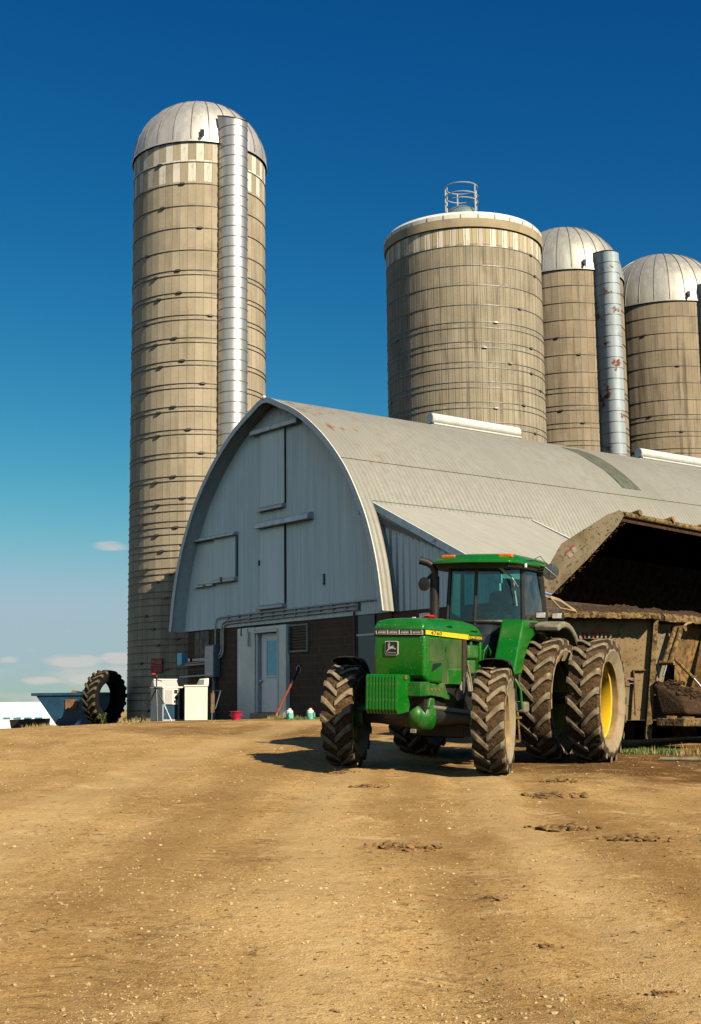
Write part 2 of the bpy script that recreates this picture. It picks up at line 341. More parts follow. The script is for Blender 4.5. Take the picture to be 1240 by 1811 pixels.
def ground_mat():
    k = NT('packed_dirt'); x, y, z = k.sep()
    big = k.noise(.16, 5, .6, dist=.4); mid = k.noise(.8, 6, .62); fine = k.noise(11, 6, .7); grain = k.noise(75, 3, .6)
    tr = k.noise(1.0, 5, .6, stretch=(1.2,.16,1), dist=.6)
    t = k.M('ADD', k.M('MULTIPLY', big, .46), k.M('ADD', k.M('MULTIPLY', mid, .34), k.M('MULTIPLY', tr, .42)))
    col = k.mix(k.ramp(t, .42, .78), (.30,.165,.045), (.64,.42,.165))
    col = k.mix(k.M('MULTIPLY', k.ramp(fine, .42, .72), .42), col, (.62,.43,.185))
    col = k.mix(k.M('MULTIPLY', k.ramp(k.noise(5.2, 7, .72), .55, .65), .55), col, (.17,.090,.027))
    col = k.mix(k.M('MULTIPLY', k.ramp(k.noise(26, 5, .75), .42, .62), .50), col, (.20,.112,.036)); col = k.mix(k.M('MULTIPLY', k.ramp(k.noise(2.4, 8, .75, dist=.5), .53, .66), .60), col, (.68,.49,.235))
    # trampled, manure-dark ground round the tractor and the spreader
    def blob(cx, cy, rx, ry):
        a = k.M('DIVIDE', k.M('SUBTRACT', x, cx), rx); b = k.M('DIVIDE', k.M('SUBTRACT', y, cy), ry)
        return k.ramp(k.M('ADD', k.M('ADD', k.M('MULTIPLY', a, a), k.M('MULTIPLY', b, b)), k.M('MULTIPLY', k.M('SUBTRACT', mid, .5), 1.6)), .3, 1.15, 1, 0)
    dk = k.M('MAXIMUM', blob(5.0, 20.5, 4.5, 4.6), k.M('MAXIMUM', k.M('MULTIPLY', blob(.6, 26.5, 6.5, 3.0), .6), k.M('MULTIPLY', blob(-3.2, 31.5, 4.2, 1.6), .6)))
    col = k.mix(k.M('MULTIPLY', dk, k.ramp(k.noise(2.6, 6, .68), .30, .50)), col, (.140,.070,.020))
    v = k.n('ShaderNodeTexVoronoi', feature='F1'); v.inputs['Scale'].default_value = 16; k.l(k.co, v.inputs['Vector'])
    peb = k.M('MULTIPLY', k.ramp(v.outputs['Distance'], .12, .22, 1, 0), k.ramp(k.noise(1.3, 4), .46, .62)); col = k.mix(k.M('MULTIPLY', peb, .8), col, (.72,.56,.32))
    v2 = k.n('ShaderNodeTexVoronoi', feature='F1'); v2.inputs['Scale'].default_value = 48; k.l(k.co, v2.inputs['Vector'])
    pe2 = k.M('MULTIPLY', k.ramp(v2.outputs['Distance'], .12, .26, 1, 0), k.ramp(k.noise(2.1, 4), .42, .58)); col = k.mix(k.M('MULTIPLY', pe2, .7), col, (.74,.58,.34))
    v3 = k.n('ShaderNodeTexVoronoi', feature='F1'); v3.inputs['Scale'].default_value = 31; k.l(k.co, v3.inputs['Vector'])
    pe3 = k.M('MULTIPLY', k.ramp(v3.outputs['Distance'], .10, .24, 1, 0), k.ramp(k.noise(1.7, 5), .48, .60)); col = k.mix(k.M('MULTIPLY', pe3, .7), col, (.13,.068,.020))
    # cleated tyre prints along two wheel paths
    tx = k.M('ADD', k.M('MULTIPLY', x, .996), k.M('MULTIPLY', y, -.085))
    def rut(c, w): return k.ramp(k.M('ABSOLUTE', k.M('SUBTRACT', tx, c)), w*.5, w, 1, 0)
    path = k.M('MAXIMUM', rut(-.15, .32), k.M('MAXIMUM', rut(-1.9, .32), rut(.75, .3)))
    cl = k.M('SINE', k.M('ADD', k.M('MULTIPLY', y, 33.0), k.M('MULTIPLY', k.M('ABSOLUTE', k.M('SUBTRACT', k.M('FRACT', k.M('MULTIPLY', tx, 1.25)), .5)), 16.0)))
    clm = k.M('MULTIPLY', k.M('MULTIPLY', path, k.ramp(k.noise(.9, 4), .5, .65)), k.ramp(cl, .0, .7))
    col = k.mix(k.M('MULTIPLY', clm, .30), col, (.17,.095,.03))
    tl = k.M('ADD', tx, k.M('MULTIPLY', k.M('POWER', k.M('ABSOLUTE', k.M('SUBTRACT', y, 19.0)), 2.0), -.0055))
    def lane(c, w): return k.ramp(k.M('ABSOLUTE', k.M('SUBTRACT', k.M('ADD', tl, k.M('MULTIPLY', k.M('SUBTRACT', mid, .5), .5)), c)), w*.3, w, 1, 0)
    ll = k.M('MAXIMUM', lane(.2, .40), k.M('MAXIMUM', lane(-1.6, .45), lane(-4.2, .6))); dl = k.M('MAXIMUM', lane(-.65, .35), k.M('MAXIMUM', lane(1.0, .35), lane(-2.7, .6)))
    col = k.mix(k.M('MULTIPLY', ll, .34), col, (.68,.48,.225)); col = k.mix(k.M('MULTIPLY', dl, .36), col, (.26,.148,.044))
    h = k.M('ADD', k.M('ADD', k.M('MULTIPLY', fine, .55), k.M('MULTIPLY', grain, .28)), k.M('ADD', k.M('MULTIPLY', peb, .25), k.M('MULTIPLY', clm, -.25)))
    return k.fin(col, .95, 0, k.bump(h, .9, .045), .12)

G = dict(
 ground=ground_mat(),
 roof=corrugated('painted_roof_sheet', (.280,.277,.232), 1, .15, .55, .0, .14, (.25,5,5), (.15,.135,.10), (.5,.8), .42,
        rust=lambda k, q: k.M('MULTIPLY', k.ramp(q[1], .2, 3.2, 1, 0), k.ramp(q[2], 5.5, 7.5))),
 gable=corrugated('white_siding', (.84,.95,.86), 0, .068, .5, .0, .16, (7,7,.25), (.40,.40,.34), (.54,.80), .55),
 door=corrugated('white_door_sheet', (.84,.93,.86), 0, .068, .5, .0, .10, (7,7,.3), (.3,.33,.33), (.52,.8), .5),
 ribbed=corrugated('ribbed_panel', (.74,.84,.80), 0, .23, .45, .0, .10, (5,5,.25), (.4,.4,.38), (.62,.9), .7),
 shedroof=corrugated('pale_roof_panel', (.39,.385,.325), 1, .23, .45, .0, .08, (.3,4,4), (.27,.255,.20), (.6,.85), .25),
 patch=corrugated('greenish_panel', (.115,.125,.085), 1, .068, .5, .0, .3, (.3,6,6), (.22,.22,.17), (.5,.8), .3),
 trim=plain('white_trim', (.62,.62,.56), .5, var=.10, dirt=(.36,.33,.25), damt=(.55,.8), dsc=3),
 track=plain('track_cover', (.70,.76,.72), .45, var=.12, dirt=(.25,.26,.24), damt=(.5,.75), dsc=4),
 soffit=plain('soffit_board', (.86,.84,.74), .6, var=.08, dirt=(.33,.31,.25), damt=(.6,.85), dsc=2),
 darkgap=plain('shadow_gap_lining', (.03,.035,.035), .8),
 zinc=galvan('galvanised', (.56,.56,.53), .38, .85), zincdull=galvan('weathered_galvanised', (.36,.43,.46), .55, .2, rust=.096),
 dome=galvan('dome_sheet', (.66,.64,.58), .50, .75), dome2=galvan('dome_sheet_dull', (.46,.455,.40), .50, .55), domerib=plain('dome_seam', (.20,.19,.16), .5, .4),
 domecold=plain('white_roof_paint', (.74,.71,.62), .6, var=.06, dirt=(.5,.47,.38), damt=(.55,.75)),
 hoop=plain('hoop_rod', (.085,.085,.08), .5, .6, .3), hoopz=plain('hoop_rod_zinc', (.20,.21,.21), .45, .7, .3),
 collar=plain('concrete_collar', (.36,.29,.18), .9, var=.12, sc=2, bump=.2, dirt=(.22,.14,.08), damt=(.6,.8), dsc=1.2),
 black=plain('black_plastic', (.012,.012,.012), .45), blackm=plain('black_metal', (.016,.016,.015), .5, dirt=(.09,.065,.035), damt=(.6,.85)),
 steel=plain('steel', (.45,.46,.46), .3, .9), white=plain('white_paint', (.72,.71,.66), .45, var=.05),
 enamel=plain('white_enamel', (.76,.73,.62), .28, var=.05, sc=2, dirt=(.45,.33,.17), damt=(.62,.86), dsc=2.2),
 enamel2=plain('grey_enamel', (.46,.45,.43), .35, var=.06, sc=2, dirt=(.35,.26,.15), damt=(.6,.85), dsc=3),
 stucco=plain('white_plaster', (.93,.87,.70), .85, var=.07, sc=2, bump=.15, dirt=(.42,.36,.26), damt=(.60,.85), dsc=1.5),
 doorpaint=plain('door_paint', (.88,.86,.78), .5, var=.04, dirt=(.40,.36,.28), damt=(.66,.9), dsc=2.5),
 conduit=plain('grey_conduit', (.42,.44,.42), .45, .2, .12), bluegrey=plain('blue_grey_box', (.13,.19,.19), .5, var=.12),
 wood=plain('weathered_boards', (.16,.14,.11), .85, var=.4, sc=7, bump=.3),
 pane=plain('blue_pane', (.10,.52,.64), .12, var=.1, spec=.6), darkpane=plain('dark_pane', (.015,.025,.03), .1, var=.1, spec=.6),
 green=splat('green_paint', (.002,.140,.006), .30, (.17,.20,.06), (.46,.98), (.44,.60), coat=.2),
 greend=splat('dusty_green_paint', (.005,.115,.010), .38, (.20,.19,.08), (.40,.80), (.42,.58)),
 screen=splat('green_screen', (.020,.105,.014), .6, (.22,.21,.09), (.30,.80), (.55,.7)),
 yellow=splat('yellow_paint', (.80,.49,.012), .35, (.40,.27,.10), (.45,.80), (.50,.62), big=3),
 stripe=plain('yellow_stripe', (.85,.60,.02), .35, var=.04, dirt=(.5,.38,.14), damt=(.65,.9)),
 rimdust=plain('dusty_rim', (.30,.20,.075), .8, var=.3, sc=5, dirt=(.52,.32,.03), damt=(.58,.78), dsc=5),
 lens=plain('lamp_lens', (.74,.72,.64), .22, .25, .25, sc=18), amber=plain('amber_lens', (.62,.15,.008), .25, var=.2, sc=14), red=plain('red_cap', (.60,.03,.015), .35),
 lampbody=plain('lamp_bezel', (.50,.42,.27), .5, .3, .15), logo=plain('silver_badge', (.62,.60,.52), .35, .3, .05),
 sidewall=plain('dusty_sidewall', (.285,.225,.135), .95, var=.16, sc=5, dirt=(.13,.085,.035), damt=(.58,.75), dsc=7, bump=.25, bsc=22),
 lugtop=plain('lug_rubber', (.235,.185,.108), .9, var=.3, sc=9, dirt=(.10,.060,.022), damt=(.50,.68), dsc=12, bump=.3, bsc=55),
 lugside=plain('muddy_rubber', (.040,.026,.012), .95, var=.4, sc=16, bump=.5, bsc=60),
 tread=plain('caked_mud', (.072,.040,.014), .97, var=.6, sc=24, dirt=(.15,.088,.032), damt=(.55,.68), dsc=20, bump=.9, bsc=45),
 oldtyre=plain('old_rubber', (.010,.010,.009), .95, var=.25, sc=8, bump=.3, spec=.15), oldlug=plain('old_rubber_tread', (.13,.095,.045), .85, var=.3, sc=9, dirt=(.05,.045,.035), damt=(.45,.65), dsc=6, bump=.3),
 fender=plain('dusty_fender', (.20,.18,.12), .8, var=.2, dirt=(.09,.07,.04), damt=(.5,.75)), mudguard=plain('black_mudguard', (.016,.014,.011), .7, dirt=(.11,.085,.05), damt=(.6,.85), dsc=3),
 seat=plain('seat_cloth', (.40,.36,.26), .8, var=.15), cabtrim=plain('cab_trim', (.022,.022,.02), .7),
 glass=glass('cab_glass', (.50,.82,.80), .012), glassside=glass('dusty_cab_glass', (.16,.36,.46), .16), mirror=plain('mirror_back', (.10,.12,.12), .25, .6, .2),
 exhaust=plain('exhaust_pipe', (.020,.018,.016), .55, .3, .3, dirt=(.16,.07,.025), damt=(.55,.75), dsc=9),
 hopper=splat('hopper_sheet', (.20,.155,.088), .7, (.075,.045,.016), (.42,.74), (.36,.48), spk=(.040,.023,.008), vs=15, fling=.56),
 hopfront=splat('hopper_front_sheet', (.27,.185,.085), .75, (.11,.06,.018), (.42,.74), (.40,.52), spk=(.050,.028,.009), vs=15, fling=.565),
 hopmud=plain('manure_caked_sheet', (.20,.112,.032), .9, var=.35, sc=3.5, dirt=(.075,.042,.013), damt=(.50,.58), dsc=9, bump=.7, bsc=30),
 hopdark=plain('hopper_shade_black', (.0014,.001,.0007), 1.0, var=.4, sc=9, bump=.5, spec=0.),  # near-black colour stands in for the shade inside the hood; chassis shares it
 rim=plain('caked_rim', (.20,.130,.045), .9, var=.4, sc=7, dirt=(.07,.04,.012), damt=(.48,.56), dsc=10, bump=.8, bsc=26),
 manure=plain('manure', (.040,.019,.005), .95, var=.6, sc=18, dirt=(.10,.054,.015), damt=(.58,.70), dsc=15, bump=.9, bsc=36),
 dumpster=plain('blue_steel', (.005,.045,.095), .5, var=.25, sc=3, dirt=(.11,.12,.09), damt=(.58,.72), dsc=7), rust=plain('rust_plate', (.19,.10,.035), .8, var=.35),
 bag=plain('white_film', (.86,.86,.84), .35, var=.03), bluedash=plain('blue_print', (.16,.50,.62), .4),
 pink=plain('pink_plastic', (.46,.02,.055), .35), mint=plain('mint_plastic', (.16,.56,.42), .4), redbar=plain('red_paint_bar', (.20,.035,.015), .6, var=.3),
 sign=plain('red_sign', (.24,.016,.014), .5, var=.15), signpale=plain('pale_sign_mark', (.42,.26,.22), .6),
 grass=plain('grass_blade', (.085,.145,.022), .7, var=.4, sc=3), dry=plain('dry_grass', (.36,.27,.10), .8, var=.3, sc=4), leaf=plain('yellow_leaf', (.26,.30,.03), .6, var=.35),
 stone=plain('limestone_chip', (.48,.345,.17), .9, var=.35, sc=1.3), clod=plain('dirt_clod', (.23,.13,.042), .95, var=.4, sc=14, bump=.5), straw=plain('straw', (.22,.13,.045), .9, var=.4, sc=2),
 redmark=plain('red_decal', (.30,.028,.014), .5, var=.2), whitemark=plain('white_decal', (.30,.25,.17), .6, var=.2, dirt=(.2,.14,.07), damt=(.5,.7), dsc=14), hose=plain('hose', (.30,.22,.11), .7, var=.2), blue=plain('blue_plastic', (.03,.16,.36), .4),
)
def block_mat():
    k = NT('painted_block'); x, y, z = k.sep()
    b = k.n('ShaderNodeTexBrick'); b.inputs['Scale'].default_value = 1.0; b.inputs['Brick Width'].default_value = .406; b.inputs['Row Height'].default_value = .203
    b.inputs['Mortar Size'].default_value = .007; b.inputs['Mortar Smooth'].default_value = .3; b.offset = .5
    k.l(k.comb(k.M('ADD', x, k.M('MULTIPLY', y, 1.0)), z, 0.), b.inputs['Vector'])
    n = k.noise(1.6, 6, .6); c = k.mix(k.ramp(n, .3, .7), (.040,.029,.018), (.076,.055,.034))
    c = k.mix(k.M('MULTIPLY', k.white(k.comb(k.M('FLOOR', k.M('DIVIDE', x, .203)), k.M('FLOOR', k.M('DIVIDE', z, .203)), 0.)), .3), c, (.034,.024,.014))
    c = k.mix(b.outputs['Fac'], c, (.12,.09,.055))
    return k.fin(c, .9, 0, k.bump(k.M('SUBTRACT', k.M('MULTIPLY', k.noise(30, 4), .4), b.outputs['Fac']), .5, .01))
G['block'] = block_mat()

# ---------------------------------------------------------------- the ground
def sstep(a, b, x):
    t = max(0., min(1., (x-a)/(b-a))); return t*t*(3-2*t)
def gz(x, y):
    """height of the yard (world z)"""
    p = -0.023*x+0.0415*y
    cap = 1.34 - 0.027*max(0, -(x+2)) - 0.006*max(0, y-30)*sstep(-5, -9, x) + .035*max(0., x-1)
    cap -= 2.2*sstep(50, 95, y)*sstep(6, -4, x)
    k = .10; h = max(0., min(1., .5+.5*(cap-p)/k)); z = cap*(1-h)+p*h - k*h*(1-h)
    far = sstep(120, 500, math.hypot(x, y)); return z*(1-far) + (-1.0)*far
def bumps(x, y):
    d = math.hypot(x, y); a = 1.0-sstep(45, 70, d)
    if a <= 0: return 0.
    n = noise.noise(Vector((x*.45, y*.45, 1.7)))*.035 + noise.noise(Vector((x*1.7, y*1.7, 4.1)))*.013 + noise.noise(Vector((x*5.5, y*5.5, 9.1)))*.006
    n += noise.noise(Vector((x*13, y*13, 2.2)))*.003
    tx = .996*x-.085*y
    for c in (-.15, -1.9, .75): n -= .018*math.exp(-((tx-c)/.28)**2)
    return n*a
def build_ground():
    def axis(parts):
        o = []
        for a, b, n in parts: o += [a+(b-a)*i/n for i in range(n)]
        return o+[parts[-1][1]]
    xs = axis([(-3000,-300,6),(-300,-60,8),(-60,-16,22),(-16,-5,60),(-5,5,130),(5,12,60),(12,40,20),(40,300,10),(300,3000,6)])
    ys = axis([(-400,-20,5),(-20,3,12),(3,14,170),(14,24,110),(24,40,100),(40,60,24),(60,120,20),(120,500,10),(500,3000,6)])
    vs = [(x, y, gz(x, y)+bumps(x, y)) for y in ys for x in xs]; nx = len(xs)
    b = MB(); b.add(vs, [(j*nx+i, j*nx+i+1, (j+1)*nx+i+1, (j+1)*nx+i) for j in range(len(ys)-1) for i in range(nx-1)])
    o = b.build('ground', G['ground'], smooth=80); tag(o, kind='structure')
build_ground()
def G0(x, y): return gz(x, y)+bumps(x, y)

# ---------------------------------------------------------------- barn
KB = 1.025
bax = Vector((0.78570753, 0.61859816, 0)); bgx = Vector((0.61859816, -0.78570753, 0))
BP = Vector((-2.28, 34.98, 0)); BZ = 1.30
BOFF = EYE-BZ
def zb(z): return z*KB+BOFF          # eye-relative measure -> barn local height
HALF = [(4.86,2.22),(4.66,3.33),(4.33,4.36),(3.95,5.12),(3.485,5.84),(2.89,6.51),(2.255,7.07),(1.51,7.585),(.77,7.94),(0,8.22)]
def spline(pts, n):
    out = []
    P = [Vector((2*pts[0][0]-pts[1][0], 2*pts[0][1]-pts[1][1]))]+[Vector(p) for p in pts]+[Vector((-pts[-2][0], pts[-2][1]))]
    for i in range(1, len(P)-2):
        for j in range(n):
            t = j/n; a, b, c, d = P[i-1], P[i], P[i+1], P[i+2]
            out.append(.5*((2*b)+(-a+c)*t+(2*a-5*b+4*c-d)*t*t+(-a+3*b-3*c+d)*t**3))
    out.append(P[-2]); return [(p.x, p.y+BOFF) for p in out]
ARC = spline(HALF, 5)                                    # right half from eave to ridge
FULL = ARC + [(-x, z) for x, z in ARC[-2::-1]]
def inset(prof, d):
    out = []
    for i, (x, z) in enumerate(prof):
        a = Vector(prof[max(i-1,0)]); b = Vector(prof[min(i+1,len(prof)-1)]); t = (b-a).normalized()
        out.append((x-t.y*d, z+t.x*d))
    return out
TW, LEN = .46, 46.0
def build_barn():
    B = thing('barn', 'long arched barn with white corrugated gable, pale curved metal roof and dark block base', 'barn', mat=frame((BP.x,BP.y,BZ), bgx, bax, Vector((0,0,1))))
    def sheet(prof_o, prof_i, t0, t1, mb):
        n = len(prof_o)
        rs = [[(x,t,z) for x,z in prof_o]+[(x,t,z) for x,z in prof_i[::-1]] for t in (t0,t1)]
        mb.rings(rs)
    up_ = [p for p in FULL if p[1] >= 6.05+BOFF]; lo_r = [p for p in ARC if p[1] <= 6.35+BOFF]; lo_l = [(-x,z) for x,z in lo_r[::-1]]
    m_ = MB(); sheet(inset(up_, -.03), inset(up_, .0), .0, LEN, m_)
    for q in (lo_r, lo_l): sheet(inset(q, -.008), inset(q, .03), .0, LEN, m_)
    rf = m_.build('roof', G['roof'], B, smooth=30)
    m_ = MB(); x = .24; sheet([(-.22,8.19+BOFF),(0,8.275+BOFF),(.22,8.19+BOFF)][::-1], [(-.22,8.16+BOFF),(0,8.245+BOFF),(.22,8.16+BOFF)][::-1], -.03, LEN, m_)
    m_.ball((0,-.02,8.27+BOFF), (.06,.06,.06)); m_.build('ridge_cap', G['trim'], rf)
    # greenish roof panel running down from the ridge
    pr = [p for p in ARC if 6.35+BOFF <= p[1] <= 8.05+BOFF]; m_ = MB()
    a_, b_ = inset(pr, -.042), inset(pr, -.032)
    m_.rings([[(x,10.9+.25*sin(i*.5)*.3,z) for i,(x,z) in enumerate(a_)]+[(x,10.9,z) for x,z in b_[::-1]], [(x,11.75,z) for x,z in a_]+[(x,11.75,z) for x,z in b_[::-1]]])
    m_.build('translucent_panel', G['patch'], rf)
    # fascia lip, soffit
    m_ = MB(); o1, i1 = inset(FULL, -.045), inset(FULL, .10)
    m_.rings([[(x,t,z) for x,z in o1]+[(x,t,z) for x,z in i1[::-1]] for t in (-.035,-.002)])
    m_.build('fascia', G['trim'], B, smooth=30)
    m_ = MB(); o1, i1 = inset(FULL, .034), inset(FULL, .06)
    m_.rings([[(x,t,z) for x,z in o1]+[(x,t,z) for x,z in i1[::-1]] for t in (0.001,TW-.01)]); m_.build('soffit', G['soffit'], B, smooth=30)
    # gable wall of sheet metal
    wl = inset(FULL, .05); zbm = zb(2.17)
    poly = [(x,z) for x,z in wl if z > zbm+.05]; poly = [(wl[0][0],zbm)]+poly+[(wl[-1][0],zbm)]
    m_ = MB(); xs = [-4.86+i*.068/8 for i in range(int(9.72/.068*8)+1)]; vs = []
    def top(x):
        for (xa,za),(xb,zb_) in zip(wl, wl[1:]):
            if min(xa,xb) <= x <= max(xa,xb) and abs(xb-xa) > 1e-9: return za+(zb_-za)*(x-xa)/(xb-xa)
        return zbm+.02
    for x in xs:
        y = TW-.011+.011*cos(x*2*pi/.068); vs += [(x,y,zbm),(x,y,max(zbm+.02,top(x)))]
    m_.add(vs, [(2*i,2*i+2,2*i+3,2*i+1) for i in range(len(xs)-1)]); m_.build('gable_wall', G['gable'], B, smooth=80)
    m_ = MB(); m_.prism(poly, (0,LEN-.6,0), (1,0,0), (0,0,1), (0,1,0), 0, .08); m_.build('rear_wall', G['gable'], B, smooth=0)
    # block base: front wall either side of the entry, and long side walls
    m_ = MB(); zt = zbm-.002
    m_.box(-4.66,-1.86,TW+.02,TW+.24,-.5,zt).box(.43,4.62,TW+.02,TW+.24,-.5,zt).box(-1.86,.43,TW+.04,TW+.24,zb(2.11),zt)
    m_.box(-4.66,-4.44,TW+.24,LEN-.6,-.5,zt+.6).box(4.40,4.62,TW+.24,LEN-.6,-.5,zt+.6)
    m_.build('block_wall', G['block'], B, smooth=0)
    yw = TW
    def panel(name, s0, s1, z0, z1, mt, d, lip=None, par=B):
        q = MB(); q.box(s0*KB, s1*KB, yw-d, yw-.002, zb(z0), zb(z1)); o = q.build(name, mt, par, bevel=.006)
        return o
    def bar(name, s0, s1, z, h, d, par, mt='track'):
        q = MB(); pf = [(0,-h/2),(-d,-h/2),(-d,h*.15),(-d*.55,h/2),(0,h/2)]
        q.prism([(yw-.002+a, zb(z)+b) for a,b in pf], (0,0,0), (0,1,0), (0,0,1), (1,0,0), s0*KB, s1*KB); return q.build(name, G[mt], par, bevel=.006)
    # loft door
    D1 = panel('loft_door', -.82, .33, 5.27, 7.27, G['door'], .055); bar('track', -1.10, 1.05, 7.34, .17, .20, D1); bar('sill', -.83, .34, 5.20, .11, .16, D1, 'trim')
    q = MB(); q.box(.345*KB,.362*KB,yw-.075,yw-.003,zb(5.27),zb(7.26)).build('edge_strip', G['darkgap'], D1)
    D2 = panel('sliding_door', -.82, .31, 2.66, 4.68, G['door'], .055); bar('track', -.84, 1.54, 4.79, .19, .22, D2); bar('sill', -.85, .33, 2.60, .10, .16, D2, 'trim')
    q = MB(); q.box(.325*KB,.342*KB,yw-.075,yw-.003,zb(2.66),zb(4.68)).build('edge_strip', G['darkgap'], D2)
    q = MB(); q.box(-.86*KB,-.80*KB,yw-.08,yw-.05,zb(3.72),zb(3.86)).build('latch', G['blackm'], D2)
    Wn = panel('hay_window', -4.02, -3.06, 3.46, 4.58, G['door'], .03); panel('shutter', -3.06, -1.98, 3.50, 4.66, G['door'], .07, par=Wn)
    bar('track', -4.12, -1.9, 4.71, .10, .20, Wn); bar('sill', -4.05, -3.05, 3.40, .06, .12, Wn, 'track'); bar('sill', -3.06, -1.9, 3.47, .11, .16, Wn, 'trim')
    q = MB(); q.box(-1.965*KB,-1.91*KB,yw-.08,yw-.003,zb(3.5),zb(4.66)).build('edge_strip', G['bluegrey'], Wn)
    MB().box(-2.56*KB,-2.50*KB,yw-.19,yw-.165,zb(3.42),zb(3.56)).build('latch', G['redbar'], Wn); MB().box(-3.5*KB,-3.42*KB,yw-.15,yw-.125,zb(3.34),zb(3.42)).build('latch', G['redbar'], Wn)
    q = MB(); q.box(1.93*KB,2.01*KB,yw-.05,yw-.001,zb(3.0),zb(3.27)); bx = q.build('switch_box', G['black'], B, bevel=.01)
    q = MB(); [q.box(1.945*KB,1.995*KB,yw-.065,yw-.0505,zb(3.06+.05*i),zb(3.08+.05*i)) for i in range(4)]; q.box(1.965*KB,1.975*KB,yw-.063,yw-.0505,zb(3.05),zb(3.24)); q.build('grille', G['conduit'], bx)
    # conduits
    def cz(s, z, d): return (s*KB, yw-d, zb(z))
    q = MB(); q.tube([cz(4.12,2.40,.02),cz(4.13,2.47,.05),cz(4.03,2.50,.07),cz(-2.70,2.47,.07),cz(-2.90,2.43,.07),cz(-2.96,2.30,.07),cz(-2.96,1.72,.07)], .022).build('conduit', G['conduit'], B)
    q = MB(); q.tube([cz(3.34,2.42,.07),cz(-2.45,2.36,.07),cz(-2.60,2.30,.07),cz(-2.66,2.14,.07),cz(-2.66,1.60,.07),cz(-2.72,1.46,.07),cz(-2.82,1.42,.07)], .026).build('conduit', G['conduit'], B)
    q = MB(); q.tube([cz(3.36,2.32,.06),cz(-2.38,2.28,.06),cz(-2.52,2.24,.06),cz(-2.58,2.1,.06),cz(-2.58,1.55,.06),cz(-2.66,1.40,.06),cz(-2.8,1.36,.06)], .026).build('conduit', G['conduit'], B)
    q = MB(); q.box(3.30*KB,3.40*KB,yw-.10,yw-.02,zb(2.28),zb(2.46)).build('junction_box', G['bluegrey'], B, bevel=.01)
    for s in [-2.3+i*.52 for i in range(11)]:
        q = MB(); q.box(s*KB-.007, s*KB+.007, yw-.10, yw-.0, zb(2.27), zb(2.51)); q.build('clamp', G['conduit'], B)
    q = MB(); q.tube([cz(-4.92,1.21,.05),cz(-3.26,1.23,.05)], .028).tube([cz(-4.5,1.27,.05),cz(-3.26,1.30,.05)], .02).build('conduit', G['conduit'], B)
    q = MB(); q.tube([cz(-4.86,.89,.05),cz(-3.26,.91,.05)], .03).build('conduit', G['conduit'], B)
    q = MB(); q.tube([cz(-3.02,.86,.07),cz(-3.02,-.45,.07)], .05).build('conduit', G['bluegrey'], B)
    pb = MB().box(-3.28*KB,-2.80*KB,yw-.22,yw-.01,zb(.84),zb(1.73)).build('panel_box', G['bluegrey'], B, bevel=.012)
    MB().box(-3.25*KB,-2.83*KB,yw-.235,yw-.221,zb(.88),zb(1.69)).build('door', G['conduit'], pb, bevel=.006)
    sb = MB().box(-4.86*KB,-4.60*KB,yw-.16,yw-.01,zb(1.23),zb(1.57)).build('meter_box', G['pane'], B, bevel=.01)
    MB().lathe([(.05,0),(.05,.06),(0,.06)], (-4.35*KB,yw-.01,zb(1.36)), (0,-1,0), 12).build('meter', G['steel'], B)
    MB().ball((-3.27*KB,yw-.1,zb(.68)), (.10,.08,.13)).build('valve', G['blue'], B)
    # boarded window
    bw = MB(); 
    for i in range(6): bw.box(-4.12*KB+i*.128, -4.12*KB+i*.128+.118, yw-.015-.008*(i%2), yw+.01, zb(1.40), zb(2.13))
    bwo = bw.build('boarded_window', G['wood'], B)
    MB().box(-4.17*KB,-3.30*KB,yw-.07,yw-.0,zb(1.32),zb(1.385)).build('sill', G['conduit'], bwo)
    # entry: plaster surround, door
    q = MB(); y0 = yw-.10
    q.box(-1.82*KB,-1.0*KB,y0,yw+.2,-.4,zb(2.105)).box(.08*KB,.42*KB,y0,yw+.2,-.4,zb(2.105)).box(-1.0*KB,.08*KB,y0+.02,yw+.2,zb(2.005),zb(2.105))
    en = q.build('entry_surround', G['stucco'], B, bevel=.008)
    dr = MB().box(-.89*KB,.035*KB,yw+.05,yw+.095,zb(-.12),zb(1.93)).build('entry_door', G['doorpaint'], B, bevel=.006)
    MB().box(-.61*KB,-.12*KB,yw+.042,yw+.049,zb(.83),zb(1.72)).build('pane', G['pane'], dr)
    q = MB()
    for a,b,c,d in ((-.67,-.06,1.72,1.78),(-.67,-.06,.77,.83),(-.67,-.61,.83,1.72),(-.12,-.06,.83,1.72)): q.box(a*KB,b*KB,yw+.03,yw+.049,zb(c),zb(d))
    q.build('pane_frame', G['white'], dr, bevel=.004)
    MB().lathe([(.012,0),(.012,.04),(.032,.05),(.035,.07),(.02,.09),(0,.09)], (-.835*KB,yw+.05,zb(.70)), (0,-1,0), 12).build('knob', G['steel'], dr)
    q = MB(); q.box(-1.0*KB,.09*KB,y0-.03,y0+.018,zb(1.94),zb(2.0)).box(.04*KB,.09*KB,y0-.02,yw+.08,zb(-.12),zb(1.94)).box(-.985*KB,-.92*KB,y0+.04,yw+.08,zb(-.12),zb(1.94)); q.build('door_frame', G['white'], dr, bevel=.004)
    MB().box(-1.05*KB,.12*KB,y0-.12,yw+.04,-.4,zb(-.13)).build('door_step', G['collar'], B, bevel=.01)
    tl = MB().tube([cz(-1.22,2.08,.17),cz(-1.22,2.0,.17)], .012).build('lamp_bracket', G['blackm'], B)
    MB().tube([cz(-1.22,2.0,.17),cz(-1.22,1.62,.17)], .034, 10).build('lamp_tube', G['white'], tl)
    MB().tube([cz(-1.62,2.12,.11),cz(-1.62,1.95,.12),cz(-1.6,1.90,.12)], .014).build('hook', G['blackm'], B)
    # louvre
    lv = MB()
